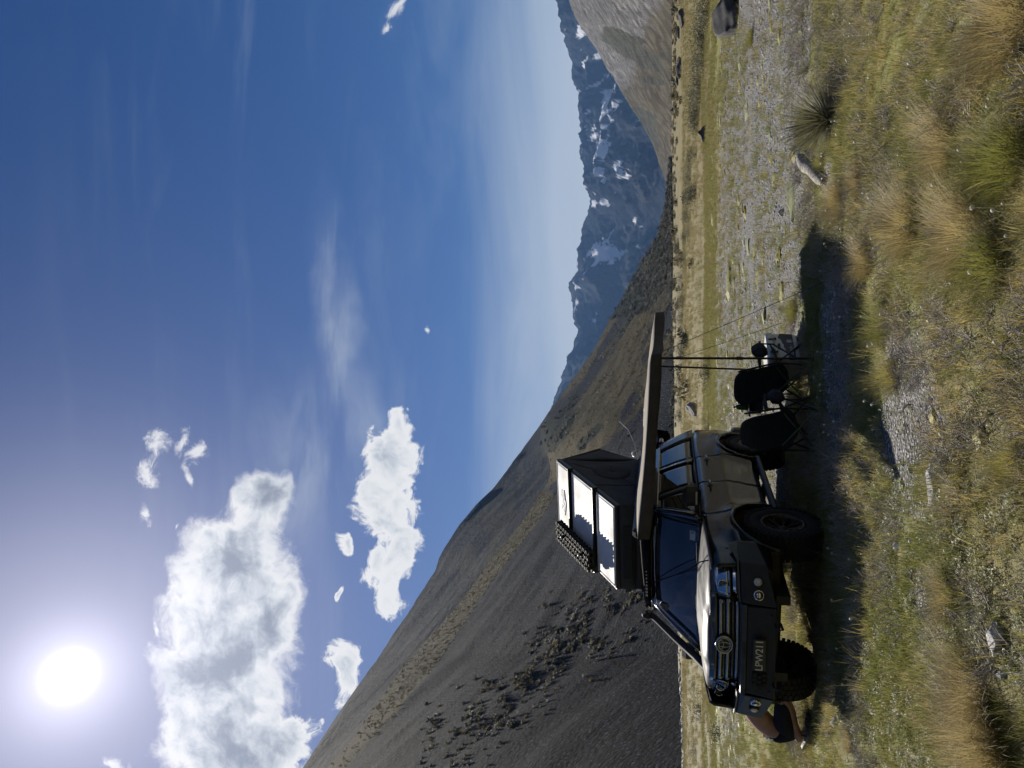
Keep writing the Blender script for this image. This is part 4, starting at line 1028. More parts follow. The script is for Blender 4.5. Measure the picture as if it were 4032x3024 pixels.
pol = aw.part('leg', MB().tube([pt_, pt_.lerp(pb, .55), pb], [.015, .015, .013], 8), 'pole_black')
aw.part('leg_collar', MB().tube([pt_.lerp(pb, .53), pt_.lerp(pb, .57)], .021, 8), 'pole_black', pol)
aw.part('leg_foot', MB().box(pb + Vector((0, 0, .012)), (.05, .05, .02), bev=.006), 'pole_black', pol)
pt2 = inv((.27, 11.30, 1.93)); pb2 = inv((.19, 11.32, 0.005))
aw.part('leg', MB().tube([pt2, pb2], .014, 8), 'pole_black')
aw.part('front_strap', MB().tube([A[0] - Vector((0, 0, .03)), (1.35, .36, 1.98), (.62, -.32, 1.985)], .009, 6), 'valance_cloth')
for (top, gpx) in ((A[1], (3262, 1106)), (pt2 - Vector((0, 0, .03)), (3085, 1272))):
    g0 = gp(*gpx); q0 = inv((g0.x, g0.y, .02)); ro_ = aw.part('guy_rope', MB().tube([top, top.lerp(q0, .5) - Vector((0, 0, .015)), q0], .0035, 5), 'pole_black')
    aw.part('peg', MB().tube([q0 - Vector((0, 0, .05)), q0 + Vector((0, 0, .05))], .005, 5), 'alu', ro_)
g0 = gp(3085, 1272); tq = (pt2 - Vector((0, 0, .03))).lerp(inv((g0.x, g0.y, .02)), .20); aw.part('warning_tag', MB().box(tq, (.02, .035, .085), bev=.004), 'tag_orange')
# pale hand loop of a bag strapped behind the awning case
hb_ = Thing('roof_bag', 'dark bag with pale-edged loop handle strapped on the roof behind the awning', 'bag', VEH, (-1.9, .45, 1.99))
hb_.part('bag_body', MB().box((-1.98, .42, 2.10), (.55, .40, .17), bev=.07), 'tent_canvas')
lp = [(-2.04 - .18 * math.cos(a), .58, 2.15 + .11 * math.sin(a)) for a in np.linspace(0, math.pi, 12)]
hb_.part('loop_handle', MB().tube(lp, .014, 8), 'can_white')

# ---- camp chairs seen from behind
def make_chair(name, label, foot_r, foot_l, back_top, yaw_fix=0.0, round_top=.5, lean=.16, pouch_drop=0.0):
    fr, fl = Vector(foot_r), Vector(foot_l); c = (fr + fl) / 2; dx = (fr - fl); wdt = dx.length; ang = math.atan2(dx.y, dx.x) + yaw_fix
    M = Matrix.Translation(c) @ Matrix.Rotation(ang, 4, 'Z')     # local x to the right, y away from the camera
    ch = Thing(name, label, 'camp chair', M, (0, 0, 0), group='camp chairs under the awning')
    w, top = wdt / 2, back_top
    sb = .36                                      # height where the rear crossed legs meet the seat corners
    for sgn in (1, -1):
        ch.part('leg', MB().tube([(sgn * w, 0, .012), (-sgn * w * .98, .03, sb + .04)], .011, 8), 'chair_tube')          # crossed rear pair
        ch.part('leg', MB().tube([(sgn * w, .52, .012), (-sgn * w, .50, sb + .03)], .011, 8), 'pole_black')              # crossed front pair
        ch.part('side_leg', MB().tube([(sgn * (w + .01), .0, .012), (sgn * (w + .02), .50, sb)], .011, 8), 'pole_black')
        ch.part('side_leg', MB().tube([(sgn * (w + .01), .52, .012), (sgn * (w + .02), .03, sb)], .011, 8), 'pole_black')
        ch.part('back_post', MB().tube([(sgn * (w + .01), .0, .015), (sgn * (w + .015), .02, .40), (sgn * (w + .0), -lean, top - .04)], .012, 8), 'pole_black')
        ch.part('armrest', MB().slab(lambda u, v: (sgn * (w + .03 + .055 * (v - .5)), -.08 + .60 * u, .585 - .05 * u + .02 * math.sin(math.pi * u)), 8, 4, lambda u, v: (sgn * (w + .03 + .055 * (v - .5)), -.08 + .60 * u, .560 - .05 * u)), 'chair_fabric')
        ch.part('arm_post', MB().tube([(sgn * (w + .02), .50, sb - .02), (sgn * (w + .03), .50, .55)], .011, 8), 'pole_black')
        for yy in (0, .52): ch.part('foot', MB().box((sgn * w, yy, .010), (.05, .04, .02), bev=.006), 'foot_black')
    ch.part('arm_pouch', MB().box((w + .115, .16, .565 - pouch_drop), (.15, .24, .19), rot=(0, .12, 0), bev=.06), 'chair_fabric')
    def bk(u, v, i=0.0):
        s = 2 * u - 1; zt = top - (.10 * abs(s) ** 4 * round_top); z = .30 + (zt - .30) * v - .10 * (1 - v) * (1 - s * s)
        y = .03 - lean * smooth(.05, 1, v) * 1.0 + .10 * (1 - s * s) * (1 - .35 * v) * (.35 + .65 * (1 - v))
        ww = (w + .005) * (1 - .05 * (1 - v)) * (1 - .06 * v * round_top)
        return (s * ww, float(y) - .02 + i, float(z))
    bkp = ch.part('backrest', MB().slab(lambda u, v: bk(u, v), 17, 14, lambda u, v: bk(u, v, .025)), 'chair_fabric')
    ch.part('back_seam', MB().tube([Vector(bk(u, .80)) + Vector((0, -.004, 0)) for u in np.linspace(.02, .98, 12)], .005, 5), 'chair_fabric', bkp)
    ch.part('seat', MB().slab(lambda u, v: ((2 * u - 1) * w * (1 - .02), .02 + .52 * v, .35 + .05 * v - .13 * (1 - (2 * u - 1) ** 2) * (1 - .45 * v)), 13, 8, lambda u, v: ((2 * u - 1) * w * .98, .02 + .52 * v, .33 + .05 * v - .13 * (1 - (2 * u - 1) ** 2) * (1 - .45 * v))), 'chair_fabric')
    return ch
make_chair('camp_chair', 'black folding camp chair nearer the white cooler, crossed green legs', gp(3183, 1437), gp(3168, 1572), .875, round_top=.9)
make_chair('camp_chair', 'black folding camp chair beside the rear wheel of the car', gp(3222, 1615), gp(3214, 1772), .86, round_top=2.2, pouch_drop=.12)

# ---- small table between the chairs, with drinks on it
tc_ = gp(3150, 1590); tc_ = Vector((tc_.x + .02, tc_.y + .42, 0))
TM = Matrix.Translation(tc_) @ Matrix.Rotation(math.radians(-12), 4, 'Z')
tb = Thing('side_table', 'low dark folding table standing between the two camp chairs', 'table', TM)
tb.part('table_top', MB().box((0, 0, .60), (.34, .40, .022), bev=.006), 'pole_black')
for sx in (1, -1):
    for sy in (1, -1): tb.part('leg', MB().tube([(sx * .13, sy * .16, .59), (sx * .15, sy * .18, 0.0)], .010, 6), 'alu' if (sx, sy) == (-1, -1) else 'pole_black')
tb.part('pouch', MB().box((.0, .02, .50), (.30, .34, .16), bev=.04), 'chair_fabric')
def on_table(name, label, cat, x, y, prof, mt, extra=()):
    tt = Thing(name, label, cat, TM, (x, y, .6115))
    tt.part('body', MB().lathe([(0, .6115)] + [(r, .6115 + h) for r, h in prof] + [(0, .6115 + prof[-1][1])], (x, y, 0), 'Z', 20), mt)
    for nm, pr, mm2 in extra: tt.part(nm, MB().lathe([(0, .6115 + pr[0][1])] + [(r, .6115 + h) for r, h in pr] + [(0, .6115 + pr[-1][1])], (x, y, 0), 'Z', 20), mm2)
    return tt
mg = on_table('mug', 'white mug with dark purple band on the low table', 'mug', .11, -.10, [(.042, 0), (.046, .03), (.046, .12), (.044, .125)], 'can_white', [('band', [(.0472, .03), (.0472, .095)], 'can_purple')])
mg.part('handle', MB().tube([(.11 + .045, -.10, .72), (.11 + .08, -.10, .715), (.11 + .085, -.10, .68), (.11 + .078, -.10, .645), (.11 + .045, -.10, .64)], .007, 6), 'can_white')
on_table('tin', 'dark red tin with pale rim on the low table', 'tin', .02, -.08, [(.036, 0), (.036, .135), (.034, .14)], 'can_red', [('rim', [(.037, .13), (.037, .145)], 'can_white')])
on_table('bottle', 'green bottle with pointed cap on the low table', 'bottle', -.07, -.06, [(.038, 0), (.038, .11), (.032, .14), (.014, .17)], 'bottle_green', [('cap', [(.015, .165), (.014, .19), (.004, .20)], 'bottle_green')])

# ---- cooler
cb = gp(3141, 1311); cl_ = gp(3166, 1432)
ang = math.atan2(cb.y - cl_.y, cb.x - cl_.x); cw = .56
cm_ = Vector((cb.x, cb.y, 0)) - Vector((math.cos(ang), math.sin(ang), 0)) * cw / 2
CM = Matrix.Translation(cm_) @ Matrix.Rotation(ang, 4, 'Z')      # local x right, y away, front face y=0
ck = Thing('cooler', 'white cooler box with dark navy mountain front beside the awning leg', 'cooler', CM)
def taper(x0, x1, y0, y1, z0, z1, k):
    return MB().add([(x0 + k, y0 + k, z0), (x1 - k, y0 + k, z0), (x1 - k, y1 - k, z0), (x0 + k, y1 - k, z0), (x0, y0, z1), (x1, y0, z1), (x1, y1, z1), (x0, y1, z1)], [(0, 3, 2, 1), (4, 5, 6, 7), (0, 1, 5, 4), (1, 2, 6, 5), (2, 3, 7, 6), (3, 0, 4, 7)])
hw = cw / 2
body = ck.part('box', taper(-hw, hw, .0, .40, .015, .32, .018), 'cooler_white', bevel=.018)
ck.part('lid', MB().box((0, .20, .368), (cw + .03, .43, .092), bev=.022), 'cooler_white')
ck.part('lid_lip', MB().box((0, .20, .327), (cw + .01, .41, .012), bev=.004), 'cooler_white')
# dark peaks on the front and right side
pk = [(-hw + .02, .075), (hw - .018, .075), (hw - .008, .235), (hw - .09, .262), (hw - .13, .228), (hw - .20, .215), (hw - .245, .198), (.0, .205), (-.045, .19), (-.12, .182), (-.19, .166), (-hw + .012, .160)]
def fy(z): return .018 * (1 - (z - .015) / .305)
ck.part('navy_front', MB().prism(pk, lambda p: (p[0], fy(p[1]) - .004, p[1]), lambda p: (p[0], fy(p[1]) + .004, p[1])), 'cooler_navy', body)
for x in (.13, -.14):
    la = ck.part('latch', MB().box((x, -.022, .345), (.026, .014, .085), bev=.006), 'foot_black')
    ck.part('latch_knob', MB().box((x, -.026, .302), (.036, .022, .026), bev=.006), 'foot_black', la)
ck.part('badge_plate', MB().box((0, .0, .262), (.115, .012, .034), bev=.003), 'foot_black', body)
def ck_text(txt, size, x, z, mt, **kw):
    me = place_text(text_mesh(txt, size, .002, **kw), Vector((x, fy(z) - .0075, z)), (1, 0, 0), (0, 0, 1)); me.materials.clear(); me.materials.append(MATS[mt]); o = ck.part('lettering', me, None, body, recalc=False); o['kind'] = 'stuff'; return o
ck_text('YETI', .034, 0, .262, 'white_print', bold=.0008, spacing=1.1)
ck_text('Roady', .078, -.095, .118, 'white_print', shear=.3)
ck_text('x', .03, .035, .120, 'white_print')
lg = MB(); 
for i in range(24):
    a = 2 * math.pi * i / 24; b_ = 2 * math.pi * (i + 1) / 24; q = []
    for (an_, r_) in ((a, .040), (b_, .040), (b_, .035), (a, .035)): q.append((.11 + r_ * math.cos(an_), fy(.125) - .008, .125 + r_ * math.sin(an_)))
    lg.add(q, [(0, 1, 2, 3)])
ck.part('round_mark', lg, 'white_print', body); ck.part('round_mark_centre', MB().box((.11, fy(.125) - .006, .125), (.032, .003, .046)), 'white_print', body)
for sgn in (1, -1): ck.part('rope_handle', MB().tube([(sgn * (hw + .005), .12, .27), (sgn * (hw + .03), .13, .20), (sgn * (hw + .03), .27, .20), (sgn * (hw + .005), .28, .27)], .010, 8), 'foot_black')
for sx in (1, -1):
    for sy in (.06, .34): ck.part('foot', MB().box((sx * (hw - .07), sy, .009), (.06, .05, .016), bev=.004), 'foot_black')

# ================================================================== the person crouching at the far front wheel
m, t, b = principled('skin'); b.inputs['Base Color'].default_value = (.42, .24, .165, 1); b.inputs['Roughness'].default_value = .55; b.inputs['Subsurface Weight'].default_value = .08
co = N(t, 'ShaderNodeTexCoord'); nn = tnoise(t, co.outputs['Object'], 9.0, 4.0, .6); t.links.new(cmix(t, mrange(nn, .3, .7, tree=t), (.46, .27, .19), (.37, .20, .135)), b.inputs['Base Color'])
mat('shorts_cloth', (.007, .008, .013), .9, c2=(.011, .013, .02), scale=14, bump=.3, bscale=30); mat('waistband', (.55, .58, .62), .8); mat('sole', (.50, .50, .47), .7, c2=(.42, .42, .40), scale=30); mat('hair_dark', (.03, .022, .016), .8, bump=.5, bscale=90, scale=20)
PY_ = 9.62
def pj(x, y, dY=0.0): return at_depth(x, y, PY_ + dY)
base_p = gp(3180, 2865); base_p = Vector((base_p.x, PY_, 0))
per = Thing('person', 'bare-backed person in dark shorts crouching behind the front wheel of the car', 'person', Matrix.Identity(4), base_p)
J = {'pel': (pj(3074, 2892), .138), 'wai': (pj(3016, 2860), .135), 'che': (pj(2962, 2786), .158), 'upc': (pj(2928, 2735), .135), 'nek': (pj(2905, 2670), .062), 'hea': (pj(2882, 2640), .085), 'crn': (pj(2858, 2622), .080)}
for s_, d_ in (('n', -.13), ('f', .14)):
    J['hip' + s_] = (pj(3090, 2882, d_ * .75), .115); J['kne' + s_] = (pj(3078, 2726, d_ * 1.35), .066); J['cal' + s_] = (pj(3112, 2800, d_ * 1.25), .068); J['ank' + s_] = (pj(3138, 2896, d_ * 1.15), .040)
    J['hee' + s_] = (pj(3152, 2922, d_ * 1.15), .038); J['bal' + s_] = (pj(3186, 2882, d_ * 1.15), .034); J['toe' + s_] = (pj(3192, 2852, d_ * 1.15), .022)
    J['sho' + s_] = (pj(2938, 2712, d_ * 1.45), .075); J['elb' + s_] = (pj(3010, 2672, d_ * 1.7), .048); J['wri' + s_] = (pj(3030, 2632, d_ * 1.0), .034); J['han' + s_] = (pj(3036, 2612, d_ * .8), .036)
E_ = [('pel', 'wai'), ('wai', 'che'), ('che', 'upc'), ('upc', 'nek'), ('nek', 'hea'), ('hea', 'crn')]
for s_ in 'nf':
    E_ += [('pel', 'hip' + s_), ('hip' + s_, 'kne' + s_), ('kne' + s_, 'cal' + s_), ('cal' + s_, 'ank' + s_), ('ank' + s_, 'hee' + s_), ('ank' + s_, 'bal' + s_), ('bal' + s_, 'toe' + s_), ('upc', 'sho' + s_), ('sho' + s_, 'elb' + s_), ('elb' + s_, 'wri' + s_), ('wri' + s_, 'han' + s_)]
    for k in range(5):
        r0 = J['han' + s_][0]; sp_d = Vector((.018 + .012 * abs(k - 2) * -.3, -.022 + .011 * k, .012)); n1_ = 'fa%d' % k + s_; n2_ = 'fb%d' % k + s_
        if k == 4: sp_d = Vector((.005, .03, .03))
        ln = (.045, .055, .058, .052, .04)[k]
        J[n1_] = (r0 + sp_d.normalized() * .035 + Vector((.015, -.02 + .0105 * k, 0)), .0095); J[n2_] = (J[n1_][0] + Vector((ln * .75, 0, -ln * .55)), .0075)
        E_ += [('han' + s_, n1_), (n1_, n2_)]
def skin_mesh(J, E_, root, sub=2, scale=None):
    names = list(J); me = bpy.data.meshes.new('figure'); me.from_pydata([tuple(J[n][0] - base_p) for n in names], [(names.index(a), names.index(b_)) for a, b_ in E_], [])
    o = bpy.data.objects.new('figure', me); col.objects.link(o)
    o.modifiers.new('skin', 'SKIN').use_smooth_shade = True
    for i, n in enumerate(names):
        sv = me.skin_vertices[0].data[i]; r = J[n][1]; sv.radius = (r, r) if not isinstance(r, tuple) else r; sv.use_root = (n == root)
    sb = o.modifiers.new('sub', 'SUBSURF'); sb.levels = sub; sb.render_levels = sub
    dg = bpy.context.evaluated_depsgraph_get(); out = bpy.data.meshes.new_from_object(o.evaluated_get(dg)); bpy.data.objects.remove(o)
    for p in out.polygons: p.use_smooth = True
    return out
me = skin_mesh(J, E_, 'pel'); me.materials.clear(); me.materials.append(MATS['skin']); bod = per.part('body', me, None, recalc=False)
JS = {'pel': (J['pel'][0] + Vector((-.03, 0, -.01)), .215), 'wai': (J['pel'][0].lerp(J['wai'][0], .50), .165)}
ES = [('wai', 'pel')]
for s_ in 'nf':
    JS['hip' + s_] = (J['hip' + s_][0], .150); JS['mid' + s_] = (J['hip' + s_][0].lerp(J['kne' + s_][0], .50), .125); JS['kne' + s_] = (J['hip' + s_][0].lerp(J['kne' + s_][0], .86), .094); ES += [('pel', 'hip' + s_), ('hip' + s_, 'mid' + s_), ('mid' + s_, 'kne' + s_)]
me = skin_mesh(JS, ES, 'pel'); me.materials.clear(); me.materials.append(MATS['shorts_cloth']); per.part('shorts', me, None, bod, recalc=False)
wc = J['pel'][0].lerp(J['wai'][0], .78); wd_ = (J['wai'][0] - J['pel'][0]).normalized(); q_ = Vector((0, 0, 1)).rotation_difference(wd_).to_matrix()
wb_ = MB().lathe([(.128, -.020), (.133, 0), (.128, .018)], (0, 0, 0), 'Z', 28); wb_.v = [tuple(q_ @ Vector(p) + wc) for p in wb_.v]
per.part('waistband', wb_, 'waistband', bod)
hr = MB(); hc = J['crn'][0]
hr.grid(lambda u, v: tuple(hc + Vector((.092 * math.sin(math.pi * (.02 + .62 * v)) * math.cos(2 * math.pi * u), .092 * math.sin(math.pi * (.02 + .62 * v)) * math.sin(2 * math.pi * u), .02 + .10 * math.cos(math.pi * (.02 + .62 * v))))), 20, 10)
per.part('hair', hr, 'hair_dark', bod)
for (fn, pt) in (('nose', (.095, 0, -.01)),):
    per.part('nose', MB().tube([J['hea'][0] + Vector((.075, 0, .035)), J['hea'][0] + Vector((.10, 0, .0)), J['hea'][0] + Vector((.075, 0, -.005))], [.008, .014, .010], 8), 'skin', bod)
for sy in (-1, 1):
    per.part('ear', MB().lathe([(0, .012), (.018, .010), (.024, 0)], J['hea'][0] + Vector((.0, sy * .082, .01)), 'Y', 12), 'skin', bod)
    per.part('eye', MB().lathe([(0, .006), (.010, .003), (.011, 0)], J['hea'][0] + Vector((.082, sy * .032, .035)), 'X', 10), 'lamp_dark', bod)
for s_ in 'nf':
    a = J['hee' + s_][0] + Vector((-.02, 0, -.030)); b_ = J['bal' + s_][0] + Vector((0, 0, -.034)); c = J['toe' + s_][0] + Vector((.02, 0, -.024)); b_.z = max(b_.z, .014); c.z = max(c.z, .012)
    dd = (a - b_).normalized(); a = a + dd * .05 + Vector((0, 0, .0))
    sol = MB().slab(lambda u, v: tuple((a.lerp(b_, u * 2) if u < .5 else b_.lerp(c, u * 2 - 1)) + Vector((0, (2 * v - 1) * .050 * (1 - .25 * abs(2 * u - 1) ** 3), 0))), 15, 6,
                    lambda u, v: tuple((a.lerp(b_, u * 2) if u < .5 else b_.lerp(c, u * 2 - 1)) + Vector((-.006, (2 * v - 1) * .050 * (1 - .25 * abs(2 * u - 1) ** 3), -.018 if u >= .5 else -.014))))
    so = per.part('sandal', sol, 'sole', bod)
    mid_ = J['ank' + s_][0].lerp(J['bal' + s_][0], .55)
    per.part('sandal_strap', MB().tube([mid_ + Vector((-.01, -.05, -.03)), mid_ + Vector((-.005, -.04, .02)), mid_ + Vector((0, 0, .042)), mid_ + Vector((-.005, .04, .02)), mid_ + Vector((-.01, .05, -.03))], .008, 8), 'foot_black', so)
# small black pump lying by the foot
p0 = gp(3192, 2832); pm = Thing('hand_pump', 'small black cylinder with hose lying on the ground by the crouching person', 'pump', Matrix.Translation((p0.x, p0.y - .12, 0)) @ Matrix.Rotation(.15, 4, 'Z'))
pm.part('barrel', MB().lathe([(0, -.13), (.034, -.13), (.038, -.11), (.038, .05), (.026, .07), (.026, .12), (0, .125)], (0, 0, .045), 'X', 18), 'foot_black')
pm.part('hose', MB().tube([(.12, 0, .045), (.17, .03, .03), (.20, .10, .015), (.26, .16, .012), (.36, .15, .012)], .008, 6), 'foot_black')
# ================================================================== plants and stones
leafmat('grass_green', (.15, .175, .048), (.31, .285, .12), .52, .8)
leafmat('grass_straw', (.52, .43, .22), (.32, .265, .12), .5, .7)
leafmat('tussock_gold', (.50, .41, .23), (.33, .265, .135), .40, 1.5)
leafmat('tussock_green', (.22, .235, .065), (.40, .34, .14), .45, 1.5)
leafmat('herb_leaf', (.34, .35, .20), (.19, .20, .09), .40, 1.5, rough=.5)
leafmat('twig_grey', (.30, .26, .215), (.45, .42, .38), .0, 2.0, rough=.8)
leafmat('meadow_grass', (.34, .28, .145), (.20, .18, .08), .45, .2)
leafmat('shrub_leaf', (.055, .060, .032), (.12, .115, .06), .3, .5)
leafmat('shrub_pale', (.16, .16, .10), (.24, .215, .125), .3, .5)
leafmat('hill_bush', (.020, .024, .014), (.06, .055, .028), .2, .05)
leafmat('hill_tuss', (.20, .16, .08), (.11, .095, .05), .3, .05)
leafmat('moss_yellow', (.34, .30, .06), (.24, .23, .08), .15, 6.0)
leafmat('moss_pale', (.36, .37, .22), (.26, .28, .15), .15, 6.0)
leafmat('petal', (.75, .74, .68), (.62, .60, .50), .3, 3.0)
mat('rock_grey', (.16, .16, .165), .85, c2=(.30, .295, .29), scale=7, bump=.6, bscale=22, lo=.40, hi=.70)
mat('rock_dark', (.045, .045, .05), .85, c2=(.10, .098, .095), scale=3, bump=.7, bscale=9)
mat('stone_grey', (.30, .30, .31), .75, c2=(.52, .515, .50), scale=12, bump=.4, bscale=60)
mat('driftwood', (.36, .34, .305), .9, c2=(.14, .125, .11), scale=22, bump=.9, bscale=40, lo=.4, hi=.62)

pr = random.Random(5)
def blade(mb, base, ang, lean, ln, wd, seg=3, droop=.5):
    d = Vector((math.cos(ang), math.sin(ang), 0)); s_ = Vector((-math.sin(ang), math.cos(ang), 0)) * wd / 2
    p = Vector(base); vs = [p - s_, p + s_]; th = lean
    for k in range(1, seg + 1):
        p = p + (d * math.sin(th) + Vector((0, 0, 1)) * math.cos(th)) * ln / seg; th += droop / seg
        w = (1 - k / seg) if k < seg else 0
        if k < seg: vs += [p - s_ * (.35 + .65 * w), p + s_ * (.35 + .65 * w)]
        else: vs.append(p)
    fs = [(2 * k, 2 * k + 1, 2 * k + 3, 2 * k + 2) for k in range(seg - 1)] + [(2 * seg - 2, 2 * seg - 1, 2 * seg)]
    mb.add(vs, fs)
def tuft(n, h0, h1, spread, wd, seg=2, lean=(.1, .8), droop=.6):
    mb = MB()
    for i in range(n):
        a = pr.uniform(0, 6.283); r = spread * math.sqrt(pr.random())
        blade(mb, (r * math.cos(a), r * math.sin(a), -.01), a + pr.uniform(-.8, .8), pr.uniform(*lean) * (.4 + .6 * r / max(spread, 1e-6)), pr.uniform(h0, h1), wd * pr.uniform(.7, 1.3), seg, pr.uniform(.2, 1.6) * droop)
    return mb
def leaf(mb, c, ang, tilt, ln, wd):
    d = Vector((math.cos(ang) * math.cos(tilt), math.sin(ang) * math.cos(tilt), math.sin(tilt))); s_ = Vector((-math.sin(ang), math.cos(ang), 0)) * wd / 2; c = Vector(c)
    mb.add([c, c + d * ln * .5 + s_, c + d * ln, c + d * ln * .5 - s_], [(0, 1, 2, 3)])
def herb(n, r, h, ln):
    mb = MB()
    for i in range(n):
        a = pr.uniform(0, 6.283); q = r * math.sqrt(pr.random()); z = h * pr.random() * (1 - .5 * q / r)
        for k in range(3): leaf(mb, (q * math.cos(a), q * math.sin(a), z), a + k * 2.1 + pr.uniform(-.5, .5), pr.uniform(-.1, .9), ln * pr.uniform(.6, 1.3), ln * .38)
    return mb
def twigs(n, r, h):
    mb = MB()
    for i in range(n):
        a = pr.uniform(0, 6.283); p = Vector((r * .5 * pr.random() * math.cos(a), r * .5 * pr.random() * math.sin(a), 0)); d = Vector((math.cos(a) * pr.uniform(.4, 1.3), math.sin(a) * pr.uniform(.4, 1.3), pr.uniform(.25, 1))).normalized()
        pts = [p]
        for k in range(3):
            d = (d + Vector((pr.uniform(-.5, .5), pr.uniform(-.5, .5), pr.uniform(-.3, .3)))).normalized(); pts.append(pts[-1] + d * h / 3)
            if k: mb.tube([pts[-1], pts[-1] + (d + Vector((pr.uniform(-1, 1), pr.uniform(-1, 1), pr.uniform(-.2, .6)))).normalized() * h * .25], [.0016, .0006], 3, caps=False)
        mb.tube(pts, [.0028, .0022, .0016, .0008], 3, caps=False)
    return mb
def rock_mesh(name, m, size, seed, sub=2, rough=.28, flat=.0):
    bm = bmesh.new(); bmesh.ops.create_icosphere(bm, subdivisions=sub, radius=1.0)
    rr_ = random.Random(seed); cuts = [(Vector((rr_.uniform(-1, 1), rr_.uniform(-1, 1), rr_.uniform(-.6, 1))).normalized(), rr_.uniform(.45, .85)) for _ in range(9)]
    for v in bm.verts:
        p = v.co.copy()
        for n_, d_ in cuts:
            k = p.dot(n_)
            if k > d_: p -= n_ * (k - d_)
        p *= 1 + rough * (float(vnoise(p.x * 2.2 + seed, p.y * 2.2 + p.z * 1.7, seed)) - .5)
        v.co = Vector((p.x * size[0], p.y * size[1], p.z * size[2]))
    me = bpy.data.meshes.new(name); bm.to_mesh(me); bm.free(); me.materials.append(MATS[m])
    for p in me.polygons: p.use_smooth = sub > 2
    return me

PROTO = {}
def proto_col(name, meshes):
    c = bpy.data.collections.new(name)
    for i, me in enumerate(meshes):
        o = bpy.data.objects.new('%s_form_%02d' % (name, i), me); c.objects.link(o)
    PROTO[name] = c; return c
def scatter(name, cname, pts, nform, scl, kind='stuff', tilt=.25, zs=None):
    """one countless mass: a point cloud that carries copies of a few plant forms"""
    n = len(pts)
    me = bpy.data.meshes.new(name); me.vertices.add(n); me.vertices.foreach_set('co', np.asarray(pts, np.float32).reshape(-1))
    r = np.stack([rng.uniform(-tilt, tilt, n), rng.uniform(-tilt, tilt, n), rng.uniform(0, 6.283, n)], -1)
    a = me.attributes.new('rot', 'FLOAT_VECTOR', 'POINT'); a.data.foreach_set('vector', r.astype(np.float32).reshape(-1))
    a = me.attributes.new('scl', 'FLOAT', 'POINT'); a.data.foreach_set('value', np.asarray(scl, np.float32))
    a = me.attributes.new('form', 'INT', 'POINT'); a.data.foreach_set('value', rng.integers(0, nform, n).astype(np.int32))
    o = new_obj(name, me); o['kind'] = kind
    g = bpy.data.node_groups.new(name + '_spread', 'GeometryNodeTree')
    g.interface.new_socket('Geometry', in_out='INPUT', socket_type='NodeSocketGeometry'); g.interface.new_socket('Geometry', in_out='OUTPUT', socket_type='NodeSocketGeometry')
    gi = g.nodes.new('NodeGroupInput'); go = g.nodes.new('NodeGroupOutput'); iop = g.nodes.new('GeometryNodeInstanceOnPoints'); ci = g.nodes.new('GeometryNodeCollectionInfo')
    ci.inputs['Collection'].default_value = PROTO[cname]; ci.inputs['Separate Children'].default_value = True; ci.inputs['Reset Children'].default_value = True
    def na(nm, ty):
        x = g.nodes.new('GeometryNodeInputNamedAttribute'); x.data_type = ty; x.inputs['Name'].default_value = nm; return x.outputs['Attribute']
    er = g.nodes.new('FunctionNodeEulerToRotation')
    L = g.links.new
    L(gi.outputs[0], iop.inputs['Points']); L(ci.outputs[0], iop.inputs['Instance']); iop.inputs['Pick Instance'].default_value = True
    L(na('form', 'INT'), iop.inputs['Instance Index']); L(na('rot', 'FLOAT_VECTOR'), er.inputs[0]); L(er.outputs[0], iop.inputs['Rotation']); L(na('scl', 'FLOAT'), iop.inputs['Scale'])
    L(iop.outputs[0], go.inputs[0])
    md = o.modifiers.new('spread', 'NODES'); md.node_group = g
    return o
proto_col('grass_turf', [tuft(34, .035, .095, .055, .0042).mesh('turf', 'grass_green') for _ in range(3)] + [tuft(26, .04, .13, .05, .004).mesh('turf', 'grass_green') for _ in range(2)])
proto_col('dry_turf', [tuft(30, .05, .14, .05, .0034, 2, (.1, 1.0)).mesh('dry', 'grass_straw') for _ in range(4)])
proto_col('meadow', [tuft(30, .05, .14, .05, .0034, 2, (.1, 1.0)).mesh('meadow', 'meadow_grass') for _ in range(4)])
proto_col('seed_stalk', [tuft(9, .14, .30, .05, .0026, 3, (.05, .5), .5).mesh('stalk', 'grass_straw') for _ in range(3)] + [tuft(10, .12, .24, .04, .003, 3, (.05, .5), .5).mesh('stalk', 'tussock_green') for _ in range(2)])
proto_col('low_herb', [herb(26, .055, .045, .017).mesh('herb', 'herb_leaf') for _ in range(4)])
proto_col('heath_twig', [twigs(12, .05, .11).mesh('twig', 'twig_grey') for _ in range(4)])
proto_col('pebble', [rock_mesh('pebble', 'stone_grey', (1, .8, .5), 40 + i, 1) for i in range(4)])
proto_col('moss_mat', [rock_mesh('moss', 'moss_yellow' if i < 2 else 'moss_pale', (1, .8, .22), 60 + i, 2, .5) for i in range(4)])
def flower():
    mb = MB(); mb.tube([(0, 0, 0), (.004, 0, .06), (0, .003, .11)], .0015, 3, caps=False)
    mb.lathe([(0, .118), (.009, .116), (.013, .108), (.006, .10)], (0, 0, 0), 'Z', 7); return mb
proto_col('flower_head', [flower().mesh('flower', 'petal')])
def bush(n, r, h, ln, pale=.0, spike=False):
    mb = MB()
    for i in range(n):
        a = pr.uniform(0, 6.283); ph = math.acos(pr.uniform(-.1, 1)); q = pr.random() ** .45 * (1 + .25 * math.sin(3 * a + 1.3) + .15 * math.sin(7 * a))
        c = Vector((r * q * math.sin(ph) * math.cos(a), r * q * math.sin(ph) * math.sin(a), h * q * math.cos(ph)))
        leaf(mb, c, pr.uniform(0, 6.283), pr.uniform(-.4, 1.2), ln * pr.uniform(.6, 1.5), ln * .42)
    return mb
proto_col('hill_bush', [bush(160, 1, .8, .42).mesh('bush', 'hill_bush') for _ in range(3)] + [bush(120, .9, .7, .40).mesh('bush', 'hill_tuss') for _ in range(2)])
